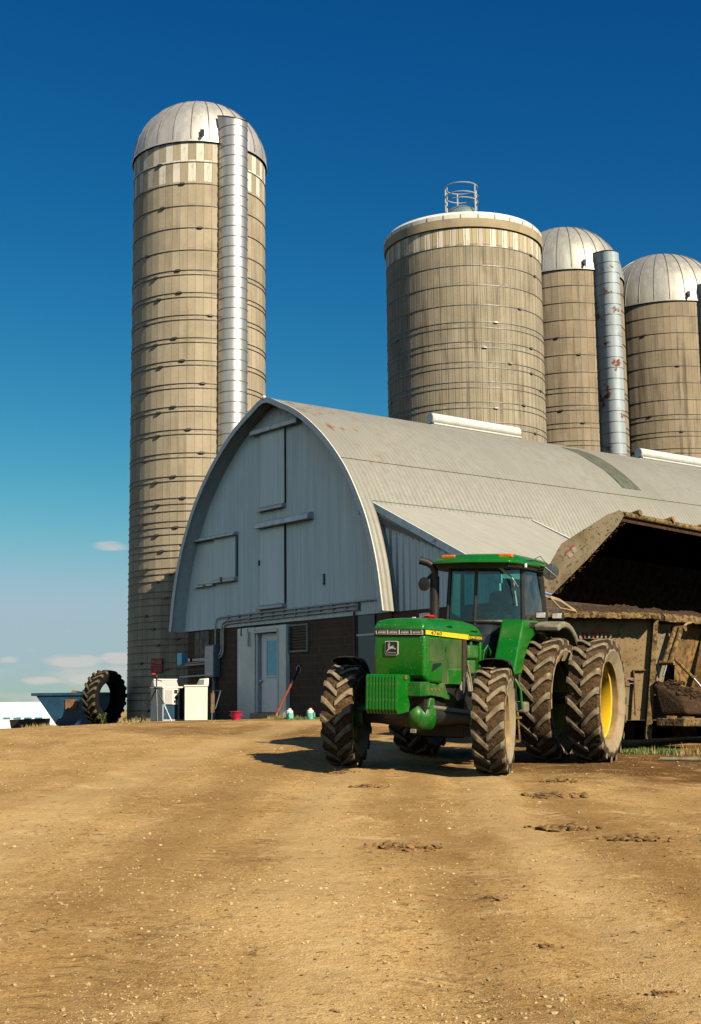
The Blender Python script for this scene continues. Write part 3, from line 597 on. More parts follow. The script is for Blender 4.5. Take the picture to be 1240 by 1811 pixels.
    for a,b,c,d in ((.43,1.27,2.04,2.09),(.43,1.27,1.38,1.43),(.43,.48,1.43,2.04),(1.22,1.27,1.43,2.04)): lv.box(a*KB,b*KB,yw-.035,yw+.02,zb(c),zb(d))
    lvo = lv.build('louvre', G['bluegrey'], B, bevel=.004)
    q = MB(); [q.obox(((.85)*KB, yw+.0, zb(1.47+.07*i)), (.37*KB,0,0), (0,.02,.014), (0,-.004,.006)) for i in range(9)]; q.build('blades', G['blackm'], lvo)
    MB().box(.48*KB,1.22*KB,yw+.012,yw+.019,zb(1.43),zb(2.04)).build('backing', G['black'], lvo)
    # dark side entrance right of the blocks, with a downpipe
    dd = MB().box(3.27*KB,3.92*KB,yw-.02,yw+.019,zb(.2),zb(2.15)).build('side_hatch', G['darkpane'], B)
    MB().box(3.27*KB,3.92*KB,yw-.05,yw-.021,zb(1.66),zb(1.71)).build('rail', G['conduit'], dd)
    MB().tube([cz(3.2,2.26,.06),cz(3.2,-.3,.06)], .03).build('downpipe', G['blackm'], B)
    # lean-to on the right flank
    LN = bpy.data.objects.new('lean_to', None); COL.objects.link(LN); LN.parent = B
    s0, s1, za, ze = 3.86*KB, 8.2*KB, zb(4.84), zb(2.70)
    t0, t1 = TW, 5.9
    sl_ = (ze-za)/(s1-s0)
    ap = [(x,z) for x,z in wl if x > 0 and zbm <= z <= za]
    m_ = MB(); pl = [(x+.005,z) for x,z in ap]+[(s1-.15, za+sl_*(s1-.15-s0)-.06),(s1-.15,zbm)]
    pl = [(ap[0][0]+.005,zbm)]+[(x+.005,min(z,za+sl_*(x-s0)-.05)) for x,z in ap[1:]]+[(s1-.15, za+sl_*(s1-.15-s0)-.06),(s1-.15,zbm)]
    m_.prism(pl, (0,0,0), (1,0,0), (0,0,1), (0,1,0), t0+.04, t0+.09); m_.build('end_wall', G['ribbed'], LN, smooth=0)
    m_ = MB(); m_.prism([(s0-.5,za-sl_*.5*-1+.0),(s0,za),(s1,ze),(s1,ze-.05),(s0-.5,za-.05-.0)], (0,0,0), (1,0,0), (0,0,1), (0,1,0), t0-.03, t1); m_.build('lean_roof', G['shedroof'], LN, smooth=0)
    m_ = MB(); m_.prism([(s0-.02,za+.035),(s1+.02,ze+.035),(s1+.02,ze-.16),(s0-.02,za-.15)], (0,0,0), (1,0,0), (0,0,1), (0,1,0), t0-.07, t0-.032); m_.build('rake_trim', G['track'], LN, smooth=0)
    m_ = MB(); m_.prism([(s0-.05,za+.05),(s1+.02,ze+.05),(s1+.02,ze-.1),(s0-.05,za-.1)], (0,0,0), (1,0,0), (0,0,1), (0,1,0), t1+.002, t1+.10); m_.build('rake_trim', G['trim'], LN, smooth=0)
    m_ = MB(); m_.prism([(s0-.12,za+.10),(s0+.10,za+.02),(s0+.08,za-.02),(s0-.12,za+.02)], (0,0,0), (1,0,0), (0,0,1), (0,1,0), t0-.06, t1+.05); m_.build('flashing', G['bluegrey'], LN, smooth=0)
    m_ = MB(); m_.box(4.63,s1-.2,t0+.06,t0+.26,-.6,zbm-.004).box(s1-.22,s1-.02,t0+.27,t1,-.6,zbm+.3); m_.build('base_wall', G['block'], LN, smooth=0)
    return B
BARN = build_barn()
# the two curled ridge ventilators stand on the ridge
def ridge_vent(t0, t1, label):
    o = BP+bax*t0; V = thing('ridge_vent', label, 'roof vent', group='ridge vents on the barn roof', mat=frame((o.x,o.y,EYE+8.22), bgx, bax, Vector((0,0,1))))
    L = t1-t0; pf = []
    for i in range(13):
        a = R(-60)+R(255)*i/12; pf.append((.12+.17*cos(a), .20+.17*sin(a)))
    pf2 = [(.12+.14*cos(R(-60)+R(255)*i/12), .20+.14*sin(R(-60)+R(255)*i/12)) for i in range(13)]
    q = MB(); q.rings([[(x,t,z) for x,z in pf]+[(x,t,z) for x,z in pf2[::-1]] for t in (0,L)]); q.tube([(.27,0,.02),(.27,L,.02)], .035).build('hood', G['trim'], V, smooth=30)
    MB().lathe([(0,0),(.155,0),(.155,-.02),(0,-.02)], (.12,0.0,.20), (0,1,0), 20).build('end_cap', G['track'], V)
    MB().lathe([(0,0),(.155,0),(.155,.02),(0,.02)], (.12,L,.20), (0,1,0), 20).build('end_cap', G['track'], V)
    MB().box(-.1,.16,0.02,L-.02,-.06,.12).build('curb', G['trim'], V)
ridge_vent(5.7*KB, 9.25*KB, 'long white curled vent on the barn ridge in front of the widest silo')
ridge_vent(14.9*KB, 18.6*KB, 'long white curled vent on the barn ridge farther back, near the right silos')

# ---------------------------------------------------------------- silos
def ring_mesh(r, mt, rod=.012, lug=True):
    q = MB(); n = 64
    q.lathe([(r-.004,-rod),(r+rod*1.6,-rod*.8),(r+rod*1.6,rod*.8),(r-.004,rod),(r-.004,-rod)], seg=n)
    if lug: q.box(r-.01,r+.06,-.07,.07,-.028,.028).box(r+.015,r+.038,-.12,.10,-.010,.010)
    o = q.build('hoop', mt, smooth=40); return o
def silo(label, C, zr, rad, ztop, row, nst, mt, hoops, hoopmat, dome=None, group='concrete stave silos', dmat='dome', gores=24, chute=None, lugrot=None):
    base = G0(C[0], C[1])
    ang = atan2(-C[1], -C[0])                # local x axis looks at the yard
    S_ = thing('silo', label, 'silo', (C[0],C[1],base), 0, group)
    ht = ztop+EYE-base
    q = MB(); q.lathe([(rad,-.6),(rad,ht)], seg=nst).lathe([(rad,ht),(rad-.13,ht),(rad-.13,ht-.5),(0,ht-.5)], seg=nst)
    q.build('stave_wall', mt(ht), S_, smooth=0)
    h0 = ring_mesh(rad, hoopmat); first = True; rn = random.Random(int(rad*100))
    for zi, z in enumerate(hoops):
        if z+EYE-base < .15: continue
        o = h0 if first else copy_obj(h0); first = False
        o.parent = S_; o.location = (0,0,z+EYE-base)
        o.rotation_euler = (0,0,ang+R(lugrot[zi % len(lugrot)] + rn.uniform(-5,5)))
    if dome:
        rr = rad+.04; q = MB(); pf = [(rr*cos(a), ht+dome*sin(a)) for a in [R(90)*i/14 for i in range(15)]]; pf[-1] = (.02, ht+dome)
        q.lathe([(rr+.03,ht-.06),(rr+.03,ht)]+pf, seg=96)
        d = q.build('dome', G[dmat], S_, smooth=30)
        q = MB()
        for k in range(gores):
            a = ang+2*pi*(k+.5)/gores; pts = [(p[0]*cos(a)*1.004, p[0]*sin(a)*1.004, ht+(p[1]-ht)*1.004) for p in pf[:-1]]
            q.tube(pts, .016, 5)
        q.build('dome_ribs', G['domerib'], d)
        MB().lathe([(0,0),(.35,0),(.33,.05),(0,.07)], (0,0,ht+dome-.03), seg=20).build('dome_cap', G[dmat], d)
    return S_, ht, base, ang
def chute(S_, ang, off, rad, z0, z1, w, dep, mat, rib, nrib, slope=.25, seal='hoop'):
    """half-round climbing chute against the wall, facing ang+off"""
    a = ang+R(off); e = Vector((cos(a), sin(a), 0)); n = Vector((-sin(a), cos(a), 0)); c = e*(rad-.12)
    def prof(d=0.):
        o = [c+n*(w+d), c+n*(w+d)+e*(dep+.12)]
        for i in range(1, 12):
            t = pi*i/12; o.append(c+e*(dep+.12)+(n*cos(t)+e*sin(t))*(w+d))
        return o+[c-n*(w+d)+e*(dep+.12), c-n*(w+d)]
    p = prof(); hi = [q+Vector((0,0,z1-slope*((q-c).dot(e)/(dep+w)))) for q in p]; lo = [q+Vector((0,0,z0)) for q in p]
    q = MB(); q.rings([lo, hi], closed=True, cap=True); o = q.build('chute', mat, S_, smooth=25)
    q = MB(); p1 = prof(.012)
    for k in range(nrib):
        z = z0+(z1-z0-.35)*(k+.5)/nrib
        q.rings([[u+Vector((0,0,z-.011)) for u in p1],[u+Vector((0,0,z+.011)) for u in p1]])
    q.build('seams', rib, o, smooth=25)
    q = MB(); q.tube([u+Vector((0,0,.0)) for u in hi], .022, 6); q.build('top_rim', G['blackm'], o)
    return o
def zf(C, rad, px_y, px_x=None): pass
# hoop heights are eye-relative metres
CA, RA = (-5.02, 43.25), 2.225
zA = 18.31
hA = [zA-.70*k for k in (0.95,1.95,2.98,4.0,5.03)]
row = .745
hA = [zA-row*(k) for k in range(1, 6)]
for k in range(6, 16): hA += [zA-row*k+.075, zA-row*k-.075]
z = zA-row*16
while z > -.2: hA += [z+.13, z-.06, z-.28]; z -= row*.98
SA, htA, bsA, angA = silo('tall slim beige stave silo with silvery dome left of the barn', CA, 0, RA, zA, row, 54,
   lambda h: silo_stave('stave_concrete_tall', 54, row, 0, (.37,.313,.218), [(0,0),(1,1)], .34, z_top=h, alt=None), hA, G['hoop'], dome=2.14, lugrot=[-38,-12,-30,5,-46,-20])
chute(SA, angA, 27, RA, .2, htA+.92, .44, .20, G['zinc'], G['domerib'], 56)
MB().box(-.06,.06,-.06,.06,-.08,.10).box(-.03,.03,-.14,-.04,-.16,-.04).build('latch', G['blackm'], SA, loc=(cos(angA+.03)*RA*1.03, sin(angA+.03)*RA*1.03, htA+.22))
CB, RB = (4.58, 50.8), 3.06
zB = 17.78
rowB = .76
hB = [zB-rowB*k for k in range(1,5)]
for k in range(5, 13): hB += [zB-rowB*k*1.0+.10, zB-rowB*k-.12]
hB += [zB-rowB*13+.1, zB-rowB*13-.1, zB-rowB*13-.45]
hB += [zB-rowB*(14+.6*k) for k in range(14)]
SB, htB, bsB, angB = silo('widest concrete silo with flat white rim, checkered white band and roof cage', CB, 0, RB, zB, rowB, 76,
   lambda h: silo_stave('stave_concrete_wide', 76, rowB, 0, (.315,.275,.195), [(0,0)], .75, dual=True, z_top=h, light=(.72,.66,.54)), hB, G['hoopz'], lugrot=[58,62,-66,40,25,-60,55,12,30])
q = MB(); q.lathe([(RB+.0,htB-.06),(RB+.07,htB-.03),(RB+.09,htB+.30),(RB+.02,htB+.315)], seg=96); q.build('collar', G['collar'], SB)
q = MB(); q.lathe([(RB+.06,htB+.312),(RB+.07,htB+.46),(RB-.06,htB+.60),(RB-.3,htB+.68),(RB*.6,htB+.85),(RB*.25,htB+1.0),(.02,htB+1.04)], seg=72)
rfB = q.build('roof', G['domecold'], SB)
q = MB()
for k in range(30):
    a = 2*pi*k/30; q.obox(((RB+.066)*cos(a),(RB+.066)*sin(a),htB+.39), (cos(a)*.012,sin(a)*.012,0), (-sin(a)*.02,cos(a)*.02,0), (0,0,.075))
q.build('rim_seams', G['collar'], rfB)
# hatch and guard cage near the front of the roof
ca = Vector((cos(angB), sin(angB), 0)); cn = Vector((-sin(angB), cos(angB), 0)); hc = ca*(RB-1.0)
q = MB(); q.ball(hc-cn*.0+Vector((0,0,htB+.72))-ca*.3, (.75,.75,.55), 24, 10).build('hatch_hood', G['bluegrey'], rfB)
q = MB(); hr = .62; o_ = hc+Vector((0,0,htB+.62))
for h, a0, a1 in ((1.28,0,360),(.92,0,360),(.68,-130,60)):
    q.tube([o_+Vector((hr*cos(R(a)), hr*sin(R(a)), h-.0)) for a in [a0+(a1-a0)*i/32 for i in range(33)]], .022, 6)
for a in (-160,-40,20,100,170): q.tube([o_+Vector((hr*cos(R(a)), hr*sin(R(a)), -.15)), o_+Vector((hr*cos(R(a)), hr*sin(R(a)), 1.28))], .028, 6)
q.build('guard_cage', G['conduit'], rfB)
CC, RC = (9.68, 57.2), 2.53
zC = 18.45; rowC = .76
hC = [zC-rowC*k for k in range(1,7)]
for k in range(7,18): hC += [zC-rowC*k+.09, zC-rowC*k-.12]
SC, htC, bsC, angC = silo('domed beige silo half hidden behind the widest silo', CC, 0, RC, zC, rowC, 54,
   lambda h: silo_stave('stave_concrete_middle', 54, rowC, 0, (.295,.242,.165), None, .45, z_top=h), hC, G['hoop'], dome=2.6, gores=26, lugrot=[-42,-20,-50,-10,8,-30], dmat='dome2')
chute(SC, angC, 40, RC, .3, htC+.72, .42, .40, G['zincdull'], G['domerib'], 40, .1)
CD, RD = (14.72, 60.2), 3.0
zD = 17.80
hD = [zD-rowC*k for k in range(1,7)]
for k in range(7,18): hD += [zD-rowC*k+.09, zD-rowC*k-.12]
SD, htD, bsD, angD = silo('stained domed silo at the right edge behind the rusty chute', CD, 0, RD, zD, rowC, 66,
   lambda h: silo_stave('stave_concrete_stained', 66, rowC, 0, (.295,.242,.165), None, .75, z_top=h), hD, G['hoop'], dome=2.98, gores=28, lugrot=[-45,-15,-28,12,-55], dmat='dome2')
chute(SD, angD, 40, RD, .3, htD+.72, .42, .40, G['zincdull'], G['domerib'], 40, .1)
for S_, an, rd, h, off in ((SC,angC,RC,htC,.33),(SD,angD,RD,htD,.38)):
    MB().box(-.06,.06,-.06,.06,-.08,.12).box(-.03,.03,-.14,-.04,-.16,-.04).build('latch', G['blackm'], S_, loc=(cos(an+off)*rd*1.03, sin(an+off)*rd*1.03, h+.22))
# red signs on the tall silo
def silo_sign():
    d = Vector((-CA[0], -CA[1], 0)).normalized(); a = atan2(d.y, d.x)-R(-0)
    a += math.asin((286-350)/118.0)
    e = Vector((cos(a), sin(a), 0)); n = Vector((-sin(a), cos(a), 0))
    o = Vector((CA[0],CA[1],0))+e*(RA+.05); T = thing('warning_sign', 'weathered red two-panel sign hung on the shaded foot of the tall silo', 'sign', mat=frame((o.x,o.y,EYE+1.20), n, -e, Vector((0,0,1))))
    for z, h in ((.23,.17),(.0,.20)):
        p = MB().box(-.21,.21,-.012,.0,z-h/2+.01,z+h/2+.03).build('sign_panel', G['sign'], T, bevel=.004)
        q = MB(); rn = random.Random(3 if z > .1 else 9)
        if z > .1:
            for i, x in enumerate((-.16,-.12,-.085,-.02,.03,.075,.12,.155)): q.box(x-.012,x+.010,-.016,-.0121,z-.015,z+.05)
            q.box(-.02,.19,-.016,-.0121,z-.06,z-.045)
        else:
            q.box(-.07,-.01,-.016,-.0121,z+.03,z+.055).box(.04,.085,-.016,-.0121,z+.025,z+.06).box(.07,.14,-.016,-.0121,z-.045,z-.03).box(-.08,.02,-.016,-.0121,z-.04,z-.025)
        q.build('faded_lettering', G['signpale'], p)
    MB().box(-.215,.215,-.014,0,.128,.142).box(-.215,.215,-.008,.0,.345,.357).build('sign_edge', G['signpale'], T)
silo_sign()

# ---------------------------------------------------------------- tractor  (x = its left, y = backwards, z = up)
TF = Vector((.885, 18.35, 0.7415))
tN = Vector((.02297,-.04145,.99888)); tL = Vector((.90564,-.42231,-.03836)); tB = Vector((.42342,.90551,.02784))
T = thing('tractor', 'green and yellow farm tractor with dusty dual rear wheels parked on the dirt yard', 'tractor', mat=frame(TF, tL, tB, tN))
def tyre_shape(Rr, Wd, rr, n, lh, seed):
    """chevron-lugged tyre about the local x axis"""
    rn = random.Random(seed); hw = Wd/2
    t = MB(); base = Rr-lh
    pf = [(rr-.01,-hw*.72),(rr+.02,-hw*.80),((rr+base)/2,-hw*1.04),(base-.10,-hw*1.02),(base-.03,-hw*.93),(base+.0,-hw*.5),(base+.008,0)]
    pf = pf+[(r,-h) for r,h in pf[-2::-1]]
    seg = 120; t.cur = 0
    n0 = len(t.v); t.lathe(pf, ax=(1,0,0), seg=seg)
    m_ = len(pf)
    for i in range(m_):
        if 3 <= i <= m_-4:
            for k in range(seg):
                v = Vector(t.v[n0+i*seg+k]); j = rn.uniform(-.012,.016)+.012*noise.noise(v*9)
                if 4 <= i <= m_-5: s_ = 1+j/Rr; t.v[n0+i*seg+k] = (v.x, v.y*s_, v.z*s_)
    # faces between shoulder points carry mud
    for fi in range(len(t.f)):
        ring = (fi//seg)
        if 3 <= ring <= m_-5: t.mi[fi] = 1
    pitch = 2*pi/n
    for side in (1,-1):
        for k in range(n):
            th0 = k*pitch+(pitch/2 if side < 0 else 0)
            rs = []
            for (fx, dth, wl) in ((-.05,.80,.85),(.08,.71,1.0),(.30,.49,1.02),(.56,.26,1.03),(.82,.07,1.08),(.99,.0,1.2),(1.03,-.02,1.2)):
                x = side*hw*fx; th = th0+dth*pitch*.92
                top = Rr - (.012 if fx < .9 else .03 if fx < 1.02 else .10) + rn.uniform(-.004,.004); bot = base-.03 if fx < .9 else base-.09 if fx < 1.02 else base-.14
                a = .044*wl/Rr; b_ = .056*wl/Rr
                def P(r, q): return (x, -r*sin(q), r*cos(q))
                rs.append([P(bot,th-b_),P(top-.006,th-a),P(top,th-a*.7),P(top,th+a*.7),P(top-.006,th+a),P(bot,th+b_)])
            f0 = len(t.f); t.cur = 2; t.rings(rs)
            nn = 6
            for fi in range(f0, len(t.f)):
                q = (fi-f0) % nn
                if fi-f0 < (len(rs)-1)*nn: t.mi[fi] = 3 if q in (0,4,5) else 2
                else: t.mi[fi] = 3
    t.cur = 0
    return t
def wheel_pair(name, Rr, Wd, rr, n, lh, seed, dish, parent, wmat):
    """a rim mesh with its tyre and hub as sub-parts; axle along local x, outer face +x"""
    hw = Wd/2; t = tyre_shape(Rr, Wd, rr, n, lh, seed)
    w = MB()
    w.lathe([(rr+.012,-hw*.70),(rr+.028,-hw*.74),(rr+.030,-hw*.78),(rr-.02,-hw*.70),(rr-.045,-hw*.45),(rr-.062,0.),(rr-.056,hw*.30),(rr-.034,hw*.36),(rr-.022,hw*.72),(rr+.026,hw*.80),(rr+.022,hw*.745),(rr+.006,hw*.70)], ax=(1,0,0), seg=64)
    nb = len(w.f)
    for fi in range(nb):
        if fi//64 in (0,1,2,7,8,9,10,11): w.mi[fi] = 1
    w.lathe([(rr-.05,dish*hw+.035),(rr-.12,dish*hw+.02),(rr*.62,dish*hw-.01),(rr*.5,dish*hw+.05),(rr*.30,dish*hw+.06),(rr*.30,dish*hw+.10),(0,dish*hw+.10)], ax=(1,0,0), seg=64)
    wo = w.build(name, wmat, parent, smooth=30)
    to = t.build('tyre', [G['sidewall'],G['tread'],G['lugtop'],G['lugside']], wo, smooth=28)
    q = MB()
    for i in range(10):
        a = 2*pi*i/10; q.lathe([(.018,0),(.018,.03),(0,.03)], (dish*hw+.052, rr*.41*cos(a), rr*.41*sin(a)), (1,0,0), 6)
    q.lathe([(rr*.2,0),(rr*.19,.10),(rr*.1,.12),(0,.12)], (dish*hw+.09,0,0), (1,0,0), 20)
    q.build('hub', G['fender'], wo, smooth=30)
    return wo
STEER = R(-11)
def copy_wheel(w):
    c = copy_obj(w, w.parent)
    for ch in w.children: copy_obj(ch, c)
    return c
FR, RRr = .715, .93
fw1 = wheel_pair('front_wheel', FR, .42, .40, 17, .050, 5, -.30, T, [G['yellow'],G['rimdust']]); fw1.location = (1.08,0,FR-.015); fw1.rotation_euler = (R(7),0,-STEER)
fw2 = copy_wheel(fw1); fw2.location = (-1.08,0,FR-.015); fw2.rotation_euler = (R(16),0,-STEER)
rw1 = wheel_pair('rear_wheel', RRr, .47, .60, 19, .062, 6, -.86, T, [G['yellow'],G['rimdust']]); rw1.location = (1.77,2.68,RRr-.02); rw1.rotation_euler = (R(3),0,0)
for x, a in ((1.05,9),(-1.05,1)):
    c = copy_wheel(rw1); c.location = (x,2.68,RRr-.02); c.rotation_euler = (R(a),0,0 if x > 0 else 0)
def build_tractor():
    g, gd, bk = G['green'], G['greend'], G['blackm']
    # hood top
    def ring(b, w, zs, zt, rr):
        pts = [(w,b,zs),(w,b,zt-rr-.02)]
        for i in range(1,7): a = pi/2*i/6; pts.append((w-rr+rr*cos(a), b, zt-.02-rr+rr*sin(a)))
        pts.append((w*.4,b,zt-.004)); pts.append((0,b,zt))
        return pts+[(-x,y,z) for x,y,z in pts[-2::-1]]
    q = MB(); q.rings([ring(b,w,zs,zt,rr) for b,w,zs,zt,rr in ((-.735,.335,1.895,1.945,.03),(-.715,.360,1.89,1.99,.07),(-.66,.368,1.888,2.025,.09),(-.5,.37,1.888,2.045,.10),(0,.37,1.87,2.06,.10),(.5,.37,1.855,2.065,.10),(.9,.372,1.84,2.055,.10),(1.25,.372,1.832,2.03,.11),(1.45,.37,1.826,1.985,.12),(1.53,.36,1.825,1.93,.09),(1.555,.33,1.83,1.86,.02))])
    hood = q.build('hood', g, T, smooth=50, bevel=.012)
    for x0 in (1,-1):
        for b0, b1, z in ((.02,.30,1.945),(.98,1.30,1.90)):
            MB().tube([(x0*.352,b0,z),(x0*.385,b0+.05,z+.012),(x0*.385,b1-.05,z+.002),(x0*.352,b1,z-.01)], .011, 6).build('handle', g, hood)
    MB().lathe([(.05,0),(.05,.015),(.075,.018),(.085,.035),(.05,.05),(0,.054)], (-.02,.42,2.06), (0,0,1), 20).build('filler_cap', G['red'], hood)
    MB().box(-.04,.0,-.17,-.13,2.045,2.066).build('bracket', G['white'], hood)
    # yellow stripe with number and name
    for sx in (1,-1):
        q = MB(); q.prism([(-.68,1.825),(-.68,1.882),(.93,1.845),(.93,1.775)], (0,0,0), (0,1,0), (0,0,1), (sx,0,0), .340, .374); st = q.build('side_stripe', G['stripe'], T, smooth=0)
        q = MB(); q.prism([(.932,1.775),(.932,1.845),(1.55,1.826),(1.55,1.745)], (0,0,0), (0,1,0), (0,0,1), (sx,0,0), .340, .373); sb = q.build('name_panel', G['black'], T, smooth=0)
        fx = (0,1,-.02) if sx > 0 else (0,-1,.02)
        text('number', '4760', .40, G['black'], st, (sx*.374,-.32,1.845), fx, (0,.0,1), .048)
        text('lettering', 'JOHN DEERE', .56, G['stripe'], sb, (sx*.373,1.225,1.799), fx, (0,0,1), .052)
    # grille body
    prof = [(-.70,1.818),(-.70,1.30),(-.685,1.27),(-.56,1.20),(.70,1.14),(.70,1.782)]
    q = MB(); q.prism(prof, (0,0,0), (0,1,0), (0,0,1), (1,0,0), -.365, .365); gr = q.build('grille_shell', g, T, smooth=40, bevel=.035, seg=3)
    q = MB(); q.box(-.362,.362,-.69,-.60,1.81,1.892).build('lamp_recess', G['black'], T)
    q = MB()
    for a,b,c,d in ((-.335,.335,1.882,1.893),(-.335,.335,1.818,1.827)): q.box(a,b,-.725,-.69,c,d)
    for x in (-.335,-.168,0,.168,.325): q.box(x-.006 if x > -.3 else x, x+.012, -.725,-.69,1.827,1.882)
    q.build('lamp_bezel', G['lampbody'], T, bevel=.003)
    for i in range(4):
        x = -.248+.166*i; h = MB().box(x-.062,x+.062,-.712,-.692,1.831,1.879).build('headlight', G['lens'], T, bevel=.008)
        q = MB(); [q.box(x-.055+.022*j,x-.050+.022*j,-.716,-.7125,1.834,1.876) for j in range(6)]; q.build('lens_ribs', G['steel'], h)
    # round-cornered badge with the leaping deer
    def rrect(w, h, r, n=6):
        o = []
        for cx, cy, a0 in ((w-r,h-r,0),(-w+r,h-r,90),(-w+r,-h+r,180),(w-r,-h+r,270)):
            for i in range(n+1): a = R(a0+90*i/n); o.append((cx+r*cos(a), cy+r*sin(a)))
        return o
    bc = (-.105,-.70,1.64)
    em = MB().prism(rrect(.094,.094,.024), bc, (1,0,0), (0,0,1), (0,-1,0), -.003, .022).build('badge', G['logo'], gr, smooth=30)
    MB().prism(rrect(.085,.085,.019), bc, (1,0,0), (0,0,1), (0,-1,0), .0221, .026).build('badge_field', G['black'], em, smooth=30)
    K = .188/410
    def dp(x, y): return ((x-460)*K, -(y-822)*K)
    q = MB()
    def stroke(pts, ws):
        P = [Vector(dp(*p)) for p in pts]; Lf, Rt = [], []
        for i, p in enumerate(P):
            t = (P[min(i+1,len(P)-1)]-P[max(i-1,0)]).normalized(); nrm = Vector((-t.y,t.x))*ws[i]*K/2
            Lf.append(p+nrm); Rt.append(p-nrm)
        for i in range(len(P)-1):
            q.prism([tuple(Lf[i]),tuple(Lf[i+1]),tuple(Rt[i+1]),tuple(Rt[i])], bc, (1,0,0), (0,0,1), (0,-1,0), .0262, .030)
    stroke([(368,815),(400,820),(440,808),(490,795),(525,808)], (30,72,60,62,24))
    stroke([(385,830),(388,775),(392,725)], (52,34,24))
    stroke([(345,742),(385,722),(425,716)], (10,30,10))
    stroke([(362,682),(385,668),(404,664)], (8,14,12)); stroke([(402,664),(412,690),(404,722)], (8,14,12))
    stroke([(508,800),(512,765),(509,732)], (24,20,6))
    stroke([(500,815),(545,820),(575,842),(606,858)], (44,30,22,14))
    stroke([(505,840),(480,842)], (14,8))
    stroke([(395,845),(360,876),(330,900),(312,918)], (40,24,18,14))
    q.build('leaping_deer', G['logo'], em, smooth=0)
    text('lettering', 'JOHN DEERE', .140, G['logo'], em, (bc[0],bc[1]-.026,bc[2]-.063), (1,0,0), (0,0,1), .017)
    # side screens with ribs
    for sx in (1,-1):
        q = MB(); 
        q.prism([(-.55,1.778),(-.55,1.47),(-.08,1.45),(-.08,1.17),(.66,1.15),(.66,1.768)], (0,0,0), (0,1,0), (0,0,1), (sx,0,0), .355, .369)
        b = -.545
        while b < .655:
            z0 = 1.47 if b < -.09 else (1.19 if b < .10 else 1.38); q.box(min(sx*.369,sx*.377), max(sx*.369,sx*.377), b, b+.014, z0, 1.772); b += .030
        sc = q.build('side_screen', G['screen'], T, smooth=0)
        MB().box(min(sx*.372,sx*.384),max(sx*.372,sx*.384),.01,.03,1.60,1.66).build('latch', G['black'], sc)
        q = MB(); q.prism([(-.42,1.44),(-.46,1.33),(-.12,1.42),(-.12,1.45)], (0,0,0), (0,1,0), (0,0,1), (sx,0,0), .350, .3685); q.build('recess_shade', G['black'], T, smooth=0)  # black sheet standing in for the shade of a triangular recess
        q = MB(); q.prism([(.16,1.36),(.64,1.34),(.64,1.15),(.16,1.165)], (0,0,0), (0,1,0), (0,0,1), (sx,0,0), .362, .3745); q.build('lower_panel', g, sc, smooth=0)
        MB().box(min(sx*.33,sx*.372),max(sx*.33,sx*.372),.71,.86,1.14,1.775).build('rear_strip', G['lugside'], T)
    # engine bay behind the screens
    q = MB(); q.box(-.30,.30,-.5,1.5,.70,1.74).build('engine', bk, T, bevel=.02)
    q = MB(); q.box(.30,.37,.98,1.38,1.50,1.70).box(.29,.36,1.0,1.30,1.28,1.49); tk = q.build('side_tank', gd, T, bevel=.05, seg=3); MB().lathe([(.025,0),(.025,.05),(0,.055)], (.335,1.12,1.70), (0,0,1), 10).build('cap', gd, tk)
    q = MB(); q.box(.28,.372,1.44,1.53,1.25,1.75).build('cowl_post', g, T, bevel=.015)
    MB().tube([(.36,1.50,1.28),(.40,1.52,1.62),(.42,1.60,1.70),(.44,1.68,1.62),(.44,1.70,1.28)], .016).build('grab_rail', g, T)
    q = MB(); q.tube([(.35,.95,1.30),(.45,.75,1.12),(.52,.6,1.0)], .03).tube([(.34,1.0,1.42),(.44,.85,1.22),(.50,.75,1.05)], .012); q.tube([(.33,.75,1.20),(.40,.55,1.10),(.45,.5,.95)], .018); q.build('hydraulic_lines', G['fender'], T)
    # frame rails and front support
    for sx in (1,-1):
        q = MB(); x0, x1 = sorted((sx*.16, sx*.375))
        q.box(x0,x1,-.86,-.55,1.02,1.205); x0, x1 = sorted((sx*.30,sx*.372)); q.prism([(-.56,1.03),(-.56,1.19),(-.30,1.17),(-.24,1.12),(-.14,1.13),(-.08,1.18),(.02,1.17),(.10,1.06),(.3,1.02),(.3,.94),(.05,.96),(-.1,.99)], (0,0,0), (0,1,0), (0,0,1), (1,0,0), x0, x1)
        fr = q.build('frame_rail', gd, T, smooth=0, bevel=.01)
        q = MB(); [q.lathe([(.022,0),(.022,.006),(0,.006)], (sx*.373,-.48+.13*i,1.10+(.02 if i > 2 else 0)), (sx,0,0), 10) for i in range(4)]; q.build('bolts', G['rust'], fr)
    q = MB(); q.box(-.20,.20,-.80,-.5,1.0,1.20).box(-.1,.1,-1.0,-.7,1.06,1.16).build('front_support', gd, T, bevel=.02)
    # ten suitcase weights
    wp = [(-1.27,.855),(-1.27,1.275),(-1.245,1.30),(-.87,1.30),(-.83,1.27),(-.83,1.20),(-.90,1.16),(-.90,1.02),(-.86,.97),(-.83,.90),(-.87,.82),(-1.22,.80)]
    first = None
    for i in range(10):
        if first is None:
            q = MB(); q.prism(wp, (0,0,0), (0,1,0), (0,0,1), (1,0,0), -.0185, .0185); first = o = q.build('front_weight', g, T, smooth=0, bevel=.007)
        else: o = copy_obj(first, T)
        o.location = (-.205+.0445*i, 0, 0)
    q = MB(); q.box(.222,.232,-1.06,-.98,1.24,1.29).build('weight_slot', G['rust'], T)
    # front axle
    q = MB()
    q.tube([(-.95,0,FR),(-.5,-.1,.73),(.15,-.22,.74),(.6,-.1,.73),(.95,0,FR)], [.10,.12,.19,.12,.10], 14); q.tube([(.17,-.28,.72),(.17,1.1,.68)], .055); ax = q.build('front_axle', bk, T, smooth=50); MB().ball((.17,-.30,.74), (.21,.25,.22), 20, 12).ball((.15,-.47,.76), (.12,.12,.14), 16, 10).build('differential_housing', gd, ax, smooth=50)
